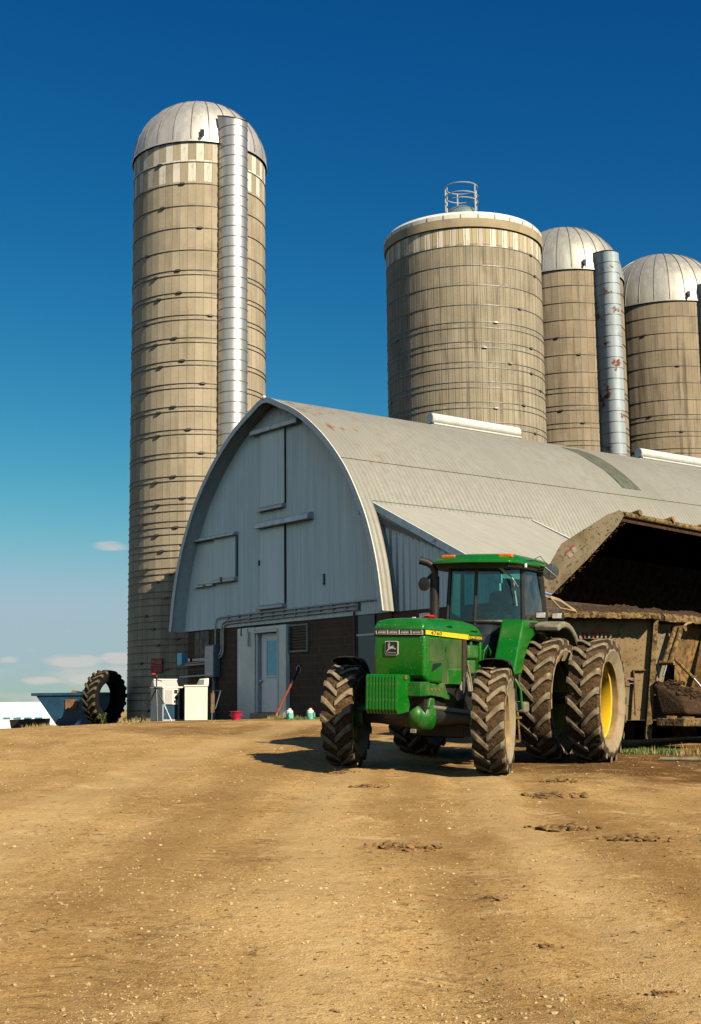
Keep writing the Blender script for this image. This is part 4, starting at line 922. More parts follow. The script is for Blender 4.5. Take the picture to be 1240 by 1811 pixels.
    q = MB(); q.prism([(-.46,.86),(-.40,1.0),(-.26,1.0),(-.20,.80),(-.3,.74)], (0,0,0), (0,1,0), (0,0,1), (1,0,0), .24, .33); q.prism([(-.46,.86),(-.40,1.0),(-.26,1.0),(-.20,.80)], (0,0,0), (0,1,0), (0,0,1), (1,0,0), -.02, .04); q.build('pivot_bracket', gd, ax, bevel=.012)
    q = MB(); q.tube([(.30,-.28,.86),(.85,-.16,.80)], .03).tube([(-.2,-.28,.86),(-.85,-.16,.80)], .03).box(.10,.17,-.545,-.50,.53,.58); q.build('steering_cylinder', G['fender'], ax)
    for sx in (1,-1): MB().lathe([(.15,-.12),(.17,-.05),(.17,.06),(.12,.1),(0,.1)], (sx*.90,0,FR), (sx,0,0), 18).build('final_drive', gd, ax)
    # front mudguards follow the steered wheels
    for sx in (1,-1):
        q = MB(); rs = []
        for i in range(13):
            a = R(-8+80*i/12); r0 = FR+.06
            o_ = [(-.215,-.045),(-.20,.0),(-.12,.028),(0,.036),(.12,.028),(.20,.0),(.215,-.045)]
            rs.append([(x, (r0+d)*sin(a), (r0+d)*cos(a)) for x, d in o_]+[(x*.97, (r0+d-.008)*sin(a), (r0+d-.008)*cos(a)) for x, d in o_[::-1]])
        q.rings(rs); f = q.build('front_fender', G['mudguard'], T, smooth=40, loc=(sx*1.08,0,FR)); f.rotation_euler = (0,0,-STEER)
        MB().tube([(-sx*.02,.12,FR+.07),(-sx*.25,.12,.55),(-sx*.27,.05,.1)], .025).build('fender_stay', bk, f)
    # transmission, rear axle, belly
    q = MB(); q.box(-.40,.40,.7,2.9,.40,1.25).box(-.42,.42,1.6,3.1,.75,1.5); q.tube([(-1.05,2.68,RRr),(1.62,2.68,RRr)], .085, 12); q.tube([(-.75,2.68,RRr),(.75,2.68,RRr)], .19, 14); q.box(-.08,.08,3.0,4.0,.42,.50)
    q.build('transmission', bk, T, bevel=.02)
    q = MB(); q.box(.45,.80,1.35,2.05,.62,1.15).box(-.80,-.45,1.2,2.05,.6,1.15); q.build('fuel_tank', G['greend'], T, bevel=.06)
    # cab -----------------------------------------------------------------
    W0, W1, Bp, Cp, Rq, Rr_ = (-.36,2.0), (.10,1.95), (.71,2.40), (.74,3.46), (-.56,2.62), (-.66,3.46)
    W0t, W1t, Bt, Ct, Rt_, Rrt = (-.32,2.03), (.115,1.99), (.695,2.40), (.70,3.34), (-.52,2.62), (-.62,3.34)
    zl, zt = 2.09, 2.93
    def post(name, a, b, r=.035, z0=zl-.9, z1=zt, mt=bk):
        k = (z0-zl)/(zt-zl); a0 = (a[0]+(b[0]-a[0])*k*0, a[1])
        MB().tube([(a[0],a[1],z0),(a[0],a[1],zl),(b[0],b[1],z1)], r, 8).build(name, mt, T)
    post('cab_pillar', W0, W0t, .030); post('cab_pillar', W1, W1t, .028, z0=1.5); post('cab_pillar', Bp, Bt, .034); post('cab_pillar', Cp, Ct, .04, z0=zl-.1); post('cab_pillar', Rr_, Rrt, .04); post('cab_pillar', Rq, Rt_, .03)
    def pane(name, a, b, at, bt, z0, z1, mt, bow=0., par=T):
        q = MB(); n = 8; rs = []
        d = Vector((b[0]-a[0], b[1]-a[1], 0)).normalized(); nr = Vector((d.y,-d.x,0))
        for i in range(n+1):
            t = i/n; o = nr*bow*4*t*(1-t)
            lo = Vector((a[0]+(b[0]-a[0])*t, a[1]+(b[1]-a[1])*t, z0))+o; hi = Vector((at[0]+(bt[0]-at[0])*t, at[1]+(bt[1]-at[1])*t, z1))+o
            rs.append([lo, hi, hi-nr*.006, lo-nr*.006])
        q.rings(rs); return q.build(name, mt, par, smooth=40)
    pane('windscreen', W0, W1, W0t, W1t, zl, zt, G['glass'], .02)
    dg_ = pane('door_glass', W1, Bp, W1t, Bt, zl, zt, G['glass'], .07)
    pane('side_window', Bp, Cp, Bt, Ct, zl, zt, G['glassside'], .015)
    pane('rear_window', Cp, Rr_, Ct, Rrt, zl, zt, G['glass'], .05)
    pane('side_window', Rr_, Rq, Rrt, Rt_, zl, zt, G['glass']); pane('windscreen', Rq, W0, Rt_, W0t, zl, zt, G['glass'], .03)
    pane('door_glass', (.14,1.95), (.66,2.33), (.115,1.955), (.70,2.385), 1.50, zl-.07, G['glassside'], .05)
    # belt rail, sill
    q = MB()
    for a,b in ((W0,W1),(W1,Bp),(Rq,W0)):
        d = Vector((b[0]-a[0], b[1]-a[1], 0)); nr = Vector((d.y,-d.x,0)).normalized()
        bw_ = .07 if a == W1 else .02
        pts = [Vector((a[0],a[1],zl-.03))+d*t+nr*bw_*4*t*(1-t) for t in [i/8 for i in range(9)]]; q.tube(pts, .034, 8)
    q.build('belt_rail', bk, T)
    MB().obox((.43,2.10,zl-.03), (.09,.065,0), (.014,-.02,0), (0,0,.014)).build('door_handle', G['black'], T, bevel=.006)
    MB().hull8([(.10,1.95,1.40),(.66,2.35,1.40),(.60,2.5,1.40),(.0,2.2,1.40)], [(.10,1.93,1.51),(.68,2.34,1.51),(.62,2.5,1.51),(.0,2.2,1.51)]).build('door_sill', bk, T)
    MB().hull8([(-.38,1.98,1.2),(.10,1.96,1.2),(.12,2.1,1.2),(-.38,2.1,1.2)], [(-.36,1.99,zl-.06),(.09,1.955,zl-.06),(.11,2.1,zl-.06),(-.36,2.1,zl-.06)]).build('firewall', bk, T)
    MB().hull8([(-.30,1.56,1.3),(.33,1.56,1.3),(.12,1.97,1.3),(-.34,1.97,1.3)], [(-.28,1.54,1.90),(.31,1.54,1.90),(.1,1.95,2.02),(-.33,1.98,2.02)]).build('cowl', bk, T)
    # inside: floor, console, seat, wheel
    q = MB(); q.box(-.62,.66,2.55,3.40,1.35,1.62).box(-.64,-.40,2.6,3.3,1.62,2.12).box(-.6,.6,3.30,3.38,1.62,2.10).build('cab_floor', G['cabtrim'], T)
    st = MB().box(-.16,.36,2.72,3.14,1.86,2.02).build('seat', G['seat'], T, bevel=.05, seg=3)
    MB().hull8([(-.16,3.08,2.0),(.36,3.08,2.0),(.36,3.2,2.0),(-.16,3.2,2.0)], [(-.10,3.20,2.56),(.30,3.20,2.56),(.30,3.29,2.56),(-.10,3.29,2.56)]).build('seat_back', G['seat'], st, bevel=.04, seg=3)
    MB().box(.28,.36,2.75,3.05,2.10,2.18).build('arm_rest', G['seat'], st, bevel=.02)
    MB().hull8([(.28,3.02,2.06),(.40,3.02,2.06),(.40,3.12,2.06),(.28,3.12,2.06)], [(.42,3.04,2.50),(.60,3.02,2.50),(.60,3.08,2.50),(.42,3.10,2.50)]).build('side_bolster', G['white'], st, bevel=.015)
    MB().box(-.05,.09,3.25,3.29,2.42,2.58).build('rear_label', G['white'], T)
    sc = MB().tube([(.08,2.12,1.7),(.10,2.38,2.20)], .05).build('steering_column', G['cabtrim'], T)
    q = MB(); c0 = Vector((.10,2.40,2.23)); e1 = Vector((1,0,0)); e2 = Vector((0,.80,.60)).normalized()
    q.tube([c0+(e1*cos(2*pi*i/24)+e2*sin(2*pi*i/24))*.20 for i in range(25)], .014, 6)
    for i in range(3): a = 2*pi*i/3+.5; q.tube([c0, c0+(e1*cos(a)+e2*sin(a))*.2], .011, 6)
    q.build('steering_wheel', G['black'], sc)
    # roof
    lo = [(-.47,1.72),(-.44,1.66),(.2,1.58),(.74,1.66),(.84,1.85),(.86,2.6),(.84,3.55),(-.74,3.55),(-.72,2.2)]
    mid = [(x*.99+.002, y*1.0-.0, 2.945) for x,y in lo]
    def sc_(k, z, dy=0): return [(.06+(x-.06)*k, 2.6+(y-2.6)*k+dy, z) for x,y in lo]
    q = MB(); q.rings([sc_(.97,2.905), sc_(1.0,2.92), sc_(.995,2.95), sc_(.90,3.03,.03), sc_(.80,3.065,.04), sc_(.5,3.085,.04)]); rf = q.build('cab_roof', g, T, smooth=60, bevel=.012)
    q = MB(); q.rings([sc_(.93,2.86), sc_(.96,2.904)]); q.build('roof_lining', G['cabtrim'], rf)
    for x, y in ((-.26,1.80),(.64,1.80),(-.5,3.4),(.6,3.4)):
        MB().box(x-.11,x+.11,y-.05,y+.05,2.995,3.055).build('amber_lamp', G['amber'], rf, bevel=.018, seg=3)
    q = MB(); q.tube([(.44,2.03,2.88),(.60,2.14,2.74),(.70,2.20,2.58)], .010, 6).tube([(.47,2.05,2.88),(.62,2.16,2.73),(.70,2.20,2.58)], .006, 6); q.build('wiper', G['steel'], T)
    MB().tube([(.62,2.20,2.72),(.66,2.26,2.30)], .009, 6).build('wiper_blade', G['conduit'], T)
    # mirrors
    for p0, p1, c, nr in (((-.52,1.98,2.88),(-.62,1.85,2.72),(-.66,1.80,2.62),(-.2,-.9,0)),((.80,2.9,2.93),(.98,2.72,2.90),(1.07,2.66,2.83),(.45,-.85,-.1))):
        a = MB().tube([p0,p1,c], .016, 6).tube([(p0[0],p0[1],p0[2]-.06),(c[0],c[1],c[2]+.03)], .010, 6).build('mirror_arm', bk, T)
        rd = .105 if c[0] < 0 else .125
        MB().lathe([(0,-.02),(rd*.9,-.018),(rd,0),(rd*.97,.012),(rd*.6,.022),(0,.026)], c, nr, 24).build('mirror', G['blackm'] if c[0] < 0 else G['mirror'], a)
        if c[0] > 0:
            n_ = Vector(nr).normalized(); u_ = n_.cross(Vector((0,0,1))).normalized(); w_ = n_.cross(u_); cc = Vector(c)+n_*.035
            q = MB(); 
            for k in range(3):
                t = u_*cos(R(20+60*k))+w_*sin(R(20+60*k)); q.tube([Vector(c)+t*rd*.95+n_*.02, cc, Vector(c)-t*rd*.95+n_*.02], .005, 5)
            q.build('mirror_bracket', G['steel'], a)
    MB().tube([(.80,2.15,2.97),(.85,2.5,3.0),(.9,2.9,2.97)], .007, 5).tube([(.55,3.3,3.05),(.8,3.0,3.1),(.98,2.75,2.95)], .005, 5).build('aerial_wire', G['black'], T)
    MB().lathe([(.022,-.03),(.026,0),(.022,.03),(0,.03)], (.84,2.12,2.90), (0,0,1), 10).build('roof_fitting', G['white'], T)
    # exhaust stack
    ex = MB().tube([(-.53,1.90,1.85),(-.53,1.90,2.74)], .072, 16).build('exhaust_stack', G['exhaust'], T)
    MB().tube([(-.53,1.90,2.735),(-.53,1.90,2.82),(-.56,1.885,2.90),(-.63,1.85,2.95),(-.74,1.80,2.985)], [.055,.055,.057,.058,.060], 14, cap=True).build('exhaust_elbow', G['rust'] if False else G['exhaust'], ex)
    MB().box(-.60,-.46,1.80,2.0,1.2,1.86).build('exhaust_base', bk, T)
    # fenders
    for sx in (1,-1):
        arc = [(2.68+.985*cos(R(a)), .92+.985*sin(R(a))) for a in (158,145,130,118,105,92,80,68)]
        pr = [(1.38,1.27),(1.87,2.085),(3.05,2.085),(3.28,1.95),(3.25,1.80)]+[(b,z) for b,z in arc[::-1]]
        x0, x1 = sorted((sx*.55,sx*.90)); q = MB(); q.prism(pr, (0,0,0), (0,1,0), (0,0,1), (1,0,0), x0, x1); fd = q.build('rear_fender', g if sx > 0 else gd, T, smooth=0, bevel=.025)
        x0, x1 = sorted((sx*.895,sx*.915)); q = MB(); q.prism([(2.08,1.97),(2.16,2.055),(2.92,2.055),(2.92,1.955)], (0,0,0), (0,1,0), (0,0,1), (1,0,0), x0, x1); lb = q.build('lamp_pocket', G['black'], fd, bevel=.008)
        x0, x1 = sorted((sx*.914,sx*.92)); MB().box(x0,x1,2.30,2.80,1.975,2.035).build('tail_lamp', G['mirror'], lb)
        q = MB(); a = [(2.68+r*cos(R(t)), .92+r*sin(R(t))) for r, ts in ((1.16,range(110,29,-10)),(1.06,range(30,111,10))) for t in ts]
        x0, x1 = sorted((sx*.905,sx*1.30)); q.prism(a, (0,0,0), (0,1,0), (0,0,1), (1,0,0), x0, x1); q.build('fender_extension', G['fender'], fd, smooth=30, bevel=.03)
        for x, b, nm in ((.93,2.62,'work_lamp'),(1.10,2.90,'work_lamp')):
            x *= sx; wl = MB().box(x-.085,x+.085,b-.03,b+.09,2.115,2.225).build(nm, bk, T, bevel=.015)
            MB().box(x-.072,x+.072,b-.042,b-.0305,2.13,2.21).build('lens', G['lens'], wl, bevel=.006)
    # steps and hand rail on the left
    q = MB(); q.tube([(.86,1.40,1.27),(.92,1.42,1.20),(.98,1.44,1.08),(1.0,1.44,.82)], .018).tube([(.70,1.40,1.24),(.90,1.40,1.24)], .02).build('hand_rail', g, T)
    q = MB(); q.tube([(.80,1.30,1.2),(.84,1.32,.72),(.87,1.3,.36)], .018).tube([(.96,1.36,.76),(.99,1.36,.36)], .016).build('step_rail', G['hopmud'], T)
    for z, w in ((.66,.24),(.33,.22)): MB().box(.76,.76+w,1.22,1.44,z,z+.035).build('step', G['hopmud'], T, bevel=.008)
    MB().box(.86,1.05,1.45,1.65,.74,.90).build('tool_box', G['fender'], T, bevel=.03)
build_tractor()

# ---------------------------------------------------------------- manure spreader behind the tractor
def build_spreader():
    O = Vector((4.3, 22.9, G0(4.3, 22.9)))
    P = thing('manure_spreader', 'large mud-caked manure spreader with its dark hopper hood open, behind the tractor', 'manure spreader', loc=O)
    dz = EYE-O.z
    def w(x, y, z): return Vector((x-O.x, y-O.y, z+dz))
    D = Vector((.66,.75,0)); D.normalize(); Np = Vector((.75,-.66,0)).normalized(); X = Vector((1,0,0)); Z = Vector((0,0,1))
    A, C0 = w(3.2,22.36,1.47), w(5.10,22.42,1.43); LB = 8.2
    A1, C1 = A+D*LB, C0+D*LB
    lowA, lowC = w(3.28,22.55,-.27), w(4.93,22.60,-.27)
    # front panel
    q = MB(); q.hull8([lowA, lowC, lowC+Vector((0,.05,0)), lowA+Vector((0,.05,0))], [A, C0, C0+Vector((0,.05,0)), A+Vector((0,.05,0))])
    fp = q.build('front_panel', G['hopfront'], P, smooth=0)
    # side and rear walls of the tub
    q = MB(); inn = -Np*.42
    q.hull8([lowC+Vector((0,.06,0))+inn*.2, lowC+D*LB+inn*.2, lowC+D*LB+inn*.2-Np*.05, lowC+Vector((0,.06,0))+inn*.2-Np*.05], [C0+Vector((0,.06,0))-Np*.12, C1-Np*.12, C1-Np*.17, C0+Vector((0,.06,0))-Np*.17])
    q.hull8([lowA, lowA+D*LB, lowA+D*LB+Np*.05, lowA+Np*.05], [A, A1, A1+Np*.05, A+Np*.05])
    q.hull8([lowA+D*LB, lowC+D*LB, lowC+D*(LB+.05), lowA+D*(LB+.05)], [A1, C1, C1+D*.05, A1+D*.05])
    q.build('tub_wall', G['hopmud'], P, smooth=0)
    # thick caked rim with an overhanging lip
    rn = random.Random(4)
    def lumpy(p0, p1, wv, h, n, name):
        q = MB(); rs = []
        for i in range(n+1):
            c = p0+(p1-p0)*(i/n); j = lambda a: rn.uniform(-a, a)
            rs.append([c+Z*(h*.5+j(.02)), c+wv*(.75+j(.05))+Z*(h*.45+j(.02)), c+wv*(1+j(.05))+Z*(.1*h+j(.012)), c+wv*(.98+j(.04))-Z*(h*.5+j(.012)), c-Z*(h*.4)-wv*.15, c-wv*.3])
        q.rings(rs); return q.build(name, G['rim'], P, smooth=20)
    lumpy(A-X*.05+Z*.02, C0+X*.03+Z*.01, Vector((0,-.34,0)), .10, 60, 'rim'); lumpy(C0+Z*.0, C1, Np*.20, .13, 110, 'rim')
    # corner post between the front and the discharge side
    q = MB(); q.hull8([lowC+Vector((-.05,-.09,-.32)), lowC+Vector((.06,-.09,-.32)), lowC+Vector((.06,.05,-.32)), lowC+Vector((-.05,.05,-.32))], [C0+Vector((-.03,-.10,-.02)), C0+Vector((.05,-.10,-.02)), C0+Vector((.05,.05,-.02)), C0+Vector((-.03,.05,-.02))]); q.build('corner_post', G['rim'], P, smooth=0, bevel=.008)
    # panel seam and stiffeners on the front
    q = MB(); q.box(4.72-O.x,4.735-O.x,22.46-O.y,22.52-O.y,-.2+dz,.55+dz).box(4.72-O.x,4.93-O.x,22.455-O.y,22.50-O.y,.55+dz,.565+dz); q.build('access_plate', G['hopmud'], fp)
    # marks: red arrow with white strokes, and a worn oval
    def fy(z): return 22.36-O.y+(.06)*0+ (1.45-z)/1.72*.19 - .004
    q = MB()
    def mark(poly, mt, nm):
        m_ = MB(); pts = [Vector((x-O.x, fy(z), z+dz)) for x, z in poly]; m_.hull8([p+Vector((0,.003,0)) for p in pts], [p-Vector((0,.003,0)) for p in pts]); return m_.build(nm, mt, fp, smooth=0)
    mark([(3.86,1.185),(4.05,1.22),(4.18,1.27),(4.30,1.22),(4.42,1.185)], G['redmark'], 'red_mark'); mark([(3.73,1.145),(3.79,1.18),(3.79,1.11)], G['redmark'], 'red_mark')
    for i, x in enumerate((3.82,3.90,3.97,4.04,4.11,4.18,4.25,4.33)): mark([(x,1.10),(x+.03,1.10),(x+.03,1.175),(x,1.175)], G['whitemark'] if i % 2 == 0 or i > 3 else G['redmark'], 'white_mark')
    m_ = MB(); m_.tube([Vector((4.68-O.x+.085*cos(R(a)), fy(.38), .38+dz+.045*sin(R(a)))) for a in range(20,341,20)], .007, 6); m_.tube([Vector((4.62-O.x, fy(.4), .41+dz)), Vector((4.70-O.x, fy(.4), .39+dz)), Vector((4.76-O.x, fy(.4), .43+dz))], .009, 6); m_.build('worn_oval_mark', G['whitemark'], fp)
    m_ = MB(); m_.tube([Vector((4.68-O.x+.065*cos(R(a)), fy(.38)-.006, .385+dz+.03*sin(R(a)))) for a in range(60,221,20)], .009, 6); m_.build('red_mark', G['redmark'], fp)
    # discharge chute on the side
    def s_(d, z, n=0.): return Vector((C0.x,C0.y,0))+D*d+Np*n+Vector((0,0,z-EYE+dz))
    q = MB(); q.hull8([s_(-.05,1.40,.05), s_(1.05,1.36,.10), s_(1.0,1.40,.62), s_(-.02,1.42,.55)], [s_(-.12,1.98,-.05), s_(.70,1.96,-.02), s_(.85,1.66,.50), s_(.0,1.70,.46)])
    ch = q.build('discharge_chute', G['manure'], P, smooth=0, bevel=.06, seg=3)
    q = MB()
    for i in range(150): d = rn.uniform(-.08,.78); n = rn.uniform(-.02,.5); q.lump(s_(d+.1*n, 1.99-.6*max(0,n)+rn.uniform(-.01,.02), n), rn.uniform(.015,.038), i)
    tag(q.build('manure_spill', G['manure'], ch, smooth=50), kind='stuff')
    q = MB(); q.hull8([s_(-.1,1.22,.0), s_(1.0,1.2,.0), s_(1.0,1.2,.55), s_(-.1,1.22,.5)], [s_(-.1,1.36,.0), s_(1.05,1.33,.0), s_(1.0,1.33,.58), s_(-.1,1.36,.53)]); q.build('chute_floor', G['rim'], P, bevel=.02)
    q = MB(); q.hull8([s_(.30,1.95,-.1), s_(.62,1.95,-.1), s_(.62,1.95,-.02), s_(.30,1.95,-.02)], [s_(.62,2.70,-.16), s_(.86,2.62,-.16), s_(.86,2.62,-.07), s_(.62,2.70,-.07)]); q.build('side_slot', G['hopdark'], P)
    q = MB(); q.hull8([s_(.05,1.95,-.12), s_(.28,1.95,-.12), s_(.28,1.95,-.04), s_(.05,1.95,-.04)], [s_(.2,2.95,-.16), s_(.95,2.95,-.16), s_(.95,2.95,-.09), s_(.2,2.95,-.09)]); q.build('gusset_plate', G['hopper'], P)
    q = MB(); q.hull8([s_(1.2,1.4,-.1), s_(1.32,1.4,-.1), s_(1.32,1.4,.06), s_(1.2,1.4,.06)], [s_(2.05,2.95,-.14), s_(2.17,2.95,-.14), s_(2.17,2.95,.10), s_(2.05,2.95,.10)]); q.build('side_rib', G['hopmud'], P)
    cy = MB()
    for n, r in ((.10,.055),(.20,.045)): cy.tube([s_(.54,2.86,n), s_(.10,2.27,n)], r, 12)
    cy.tube([s_(.56,2.86,.02), s_(.56,2.86,.28)], .05, 10).tube([s_(.09,2.27,.02), s_(.09,2.27,.28)], .04, 10); cyo = cy.build('hydraulic_cylinder', G['rim'], P)
    MB().tube([s_(.10,2.27,.15), s_(-.06,2.05,.15)], .016, 10).build('piston_rod', G['steel'], cyo)
    MB().tube([s_(.60,2.82,.15), s_(.75,2.95,.20), s_(.95,2.98,.18), s_(1.05,2.92,.05)], .022, 8).build('hose', G['hose'], cyo)
    c2 = MB().tube([s_(.45,2.40,.05), s_(.72,2.02,.30)], .028, 10).build('hydraulic_cylinder', G['rim'], P); MB().tube([s_(.72,2.02,.30), s_(.86,1.78,.44)], .018, 10).build('piston_rod', G['steel'], c2); MB().tube([s_(.86,1.78,.44), s_(1.0,1.45,.55)], .045, 10).build('lever', G['rim'], P)
    # frame, axle, drawbar
    q = MB(); q.hull8([w(3.5,22.7,-.60), w(4.95,22.7,-.60), w(4.95,22.8,-.60), w(3.5,22.8,-.60)], [w(3.45,22.66,-.28), w(4.95,22.66,-.28), w(4.95,22.8,-.28), w(3.45,22.8,-.28)])
    for k in (.3, 1.3): o = w(3.7+k*.9,22.8,-.45); q.obox(o+D*3.8, D*3.8, Np*.08, Z*.14)
    q.tube([w(4.2,22.7,-.45), w(3.3,21.9,-.42), w(2.6,21.6,-.40)], .07)
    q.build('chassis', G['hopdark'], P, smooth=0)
    for d in (2.55, 4.1):
        tw = tyre_shape(.62, .44, .33, 18, .03, 11+int(d)); o = tw.build('tyre', [G['oldtyre'],G['tread'],G['tread'],G['oldtyre']], P, smooth=28)
        c = s_(d, 0, .02); gzz = G0(c.x+O.x, c.y+O.y)-O.z; o.location = (c.x, c.y, gzz+.6); o.rotation_euler = (0,0,atan2(Np.y,Np.x))
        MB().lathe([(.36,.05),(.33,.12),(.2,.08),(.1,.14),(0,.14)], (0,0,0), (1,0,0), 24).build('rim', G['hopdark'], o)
    # heap of manure
    nx_, ny_ = 56, 70; vs = []
    for j in range(ny_+1):
        for i in range(nx_+1):
            u, v = i/nx_, j/ny_; p = A+(C0-A)*u*.97+X*.02+D*(.1+v*7.4)
            z = dz+1.34+(.18+.20*(1-u))*sstep(0,.10,v)*(1-.5*sstep(.70,.98,u)) + noise.noise(Vector((p.x*2.3,p.y*2.3,1)))*.10 + noise.noise(Vector((p.x*9,p.y*9,3)))*.05 + rn.uniform(-.015,.02)
            vs.append((p.x, p.y, z))
    q = MB(); q.add(vs, [(j*(nx_+1)+i, j*(nx_+1)+i+1, (j+1)*(nx_+1)+i+1, (j+1)*(nx_+1)+i) for j in range(ny_) for i in range(nx_)]); q.build('manure_load', G['manure'], P, smooth=25)
    # open hood: skin, two end panels, caked edges
    sec = [(3.25,1.86),(3.245,2.02),(3.35,2.30),(3.61,2.73),(4.41,3.22),(4.62,3.295),(4.71,3.22)]
    LH = 7.5; y0 = 22.62
    q = MB(); rs = []
    for d in (0, LH):
        o = [w(x,y0,z)+D*d for x,z in sec]; i_ = [w(x+.04,y0,z-.035)+D*d for x,z in sec[::-1]]; rs.append(o+i_)
    q.rings(rs); 
    hood = q.build('hopper_hood', G['hopper'], P, smooth=0)
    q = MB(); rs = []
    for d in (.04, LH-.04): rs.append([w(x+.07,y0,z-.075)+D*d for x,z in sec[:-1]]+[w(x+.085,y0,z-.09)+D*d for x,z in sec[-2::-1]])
    q.rings(rs); q.build('shade_lining', G['hopdark'], hood, smooth=0)  # black inner sheet paints the shade within the open hood
    for d in (0, LH):
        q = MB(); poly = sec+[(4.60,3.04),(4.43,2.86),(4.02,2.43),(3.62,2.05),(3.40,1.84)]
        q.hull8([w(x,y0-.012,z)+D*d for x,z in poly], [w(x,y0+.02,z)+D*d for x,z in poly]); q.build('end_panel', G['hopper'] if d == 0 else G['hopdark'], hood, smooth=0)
    q = MB(); rn2 = random.Random(8)
    for (x0,z0),(x1,z1) in (((4.66,3.12),(4.43,2.86)),((4.43,2.86),(4.02,2.43)),((4.02,2.43),(3.62,2.05)),((3.62,2.05),(3.38,1.83))):
        for i in range(26): t = rn2.random(); q.lump(w(x0+(x1-x0)*t+rn2.uniform(-.01,.06), y0+rn2.uniform(-.02,.1), z0+(z1-z0)*t+rn2.uniform(-.05,.01)), rn2.uniform(.012,.035), i)
    tag(q.build('caked_edge', G['manure'], hood, smooth=40), kind='stuff')
    tp_ = w(4.71,y0,3.22); q = MB(); q.tube([tp_-D*.02, tp_+D*LH], .045, 10); q.build('hood_edge', G['rim'], hood); MB().obox(tp_+D*LH/2+Vector((-.05,0,-.085)), D*LH/2, Np*.012, Z*.035).build('caked_flange', G['manure'], hood)
    for d in (.45, 1.65, 2.9): MB().tube([tp_+D*d-Np*.30+Z*.0, tp_+D*d+Np*.06+Z*.075], .06, 12).build('roller', G['hopmud'], hood)
    for x, z, a, b in ((3.72,2.58,.10,.035),(3.80,2.66,.09,.03)):
        c = w(x,y0-.016,z); u = Vector((.84,0,.54)); v = Vector((-.54,0,.84))
        MB().obox(c+v*.02, u*a*.5, v*.014, Vector((0,.003,0))).build('red_mark', G['redmark'], hood); MB().obox(c-v*.05, u*a*.42, v*.045, Vector((0,.003,0))).build('white_mark', G['whitemark'], hood)
    hs = [w(2.9,21.9,1.72), w(3.18,21.95,1.80), w(3.45,22.05,1.72), w(3.72,22.12,1.54)]
    q = MB(); q.tube(hs, .022).tube([p+Vector((.02,-.03,-.03)) for p in hs], .016).tube([hs[1]+Vector((.1,-.04,-.05)), hs[2]+Vector((0,-.06,-.14)), hs[3]+Vector((0,-.05,-.01))], .014); q.build('hydraulic_hoses', G['hose'], P)
    MB().tube([w(3.0,21.9,1.765), w(3.2,21.95,1.83), w(3.30,21.98,1.80)], .026).build('blue_hose_sleeve', G['blue'], P)
build_spreader()

# ---------------------------------------------------------------- things along the wall and by the tall silo
def build_dumpster():
    O = (-8.75, 43.3); z0 = G0(-9, 42.7)-.03
    P = thing('dumpster', 'blue steel dumpster with sloping end and rusty plate, left of the tall silo', 'dumpster', loc=(O[0],O[1],z0))
    x0, x1, y0, y1 = -10.05-O[0], -7.62-O[0], -.75, .75; h = 1.02
    q = MB(); t = .03
    q.hull8([(x0+.68,y0+.06,.05),(x1-.04,y0+.06,.05),(x1-.04,y1-.06,.05),(x0+.68,y1-.06,.05)], [(x0,y0,h),(x1,y0,h),(x1,y1,h),(x0,y1,h)])
    b = q.build('bin', G['dumpster'], P, smooth=0)
    q = MB(); q.box(x0-.14,x1+.03,y0-.06,y0+.03,h-.02,h+.07).box(x0-.14,x1+.03,y1-.03,y1+.06,h-.02,h+.07).box(x0-.14,x0+.02,y0+.03,y1-.03,h-.02,h+.07).box(x1-.03,x1+.03,y0+.03,y1-.03,h-.02,h+.07); q.build('rim', G['dumpster'], P, bevel=.01)
    MB().box(x1-.06,x1+.0,y0-.05,y0+.0,h+.07,h+.2).build('corner_peg', G['dumpster'], P)
    MB().box(.95+x0,1.31+x0,y0-.035,y0+.03,h-.45,h-.14).build('rusty_plate', G['rust'], P); MB().box(1.6+x0,1.86+x0,y0-.02,y0+.02,h-.16,h-.04).build('pale_sticker', G['whitemark'], P)
    q = MB(); q.tube([(x0+.2,y0+.1,.06),(x0+1.0,y0+.1,.0)], .03)
    for x in (x0+.75, x1-.2): q.box(x-.05,x+.05,y0+.1,y1-.1,-.05,.06)
    q.build('skid', G['dumpster'], P)
    q = MB(); rn = random.Random(2)
    for i in range(46): q.lump((rn.uniform(x0+.3,x1-.2), rn.uniform(y0+.15,y1-.15), h-.02), rn.uniform(.05,.16), i, .55)
    q.hull8([(x0+1.0,y0+.2,h),(x0+1.4,y0+.2,h),(x0+1.4,y0+.5,h),(x0+1.0,y0+.5,h)], [(x0+1.12,y0+.22,h+.15),(x0+1.38,y0+.22,h+.10),(x0+1.38,y0+.48,h+.10),(x0+1.12,y0+.48,h+.15)])
    q.build('rubbish', G['rust'], P)
build_dumpster()
def build_old_tyre():
    x, y = -7.66, 41.45; z = G0(x, y)
    q = tyre_shape(.86, .46, .49, 21, .055, 12)
    P = thing('scrap_tyre', 'huge worn black tyre standing upright between the blue dumpster and the tall silo', 'tyre', loc=(x,y,z))
    o = q.build('carcass', [G['oldtyre'],G['oldtyre'],G['oldlug'],G['oldtyre']], P, smooth=28); o.location = (0,0,.84); o.rotation_euler = (0, R(3), R(-28))
build_old_tyre()
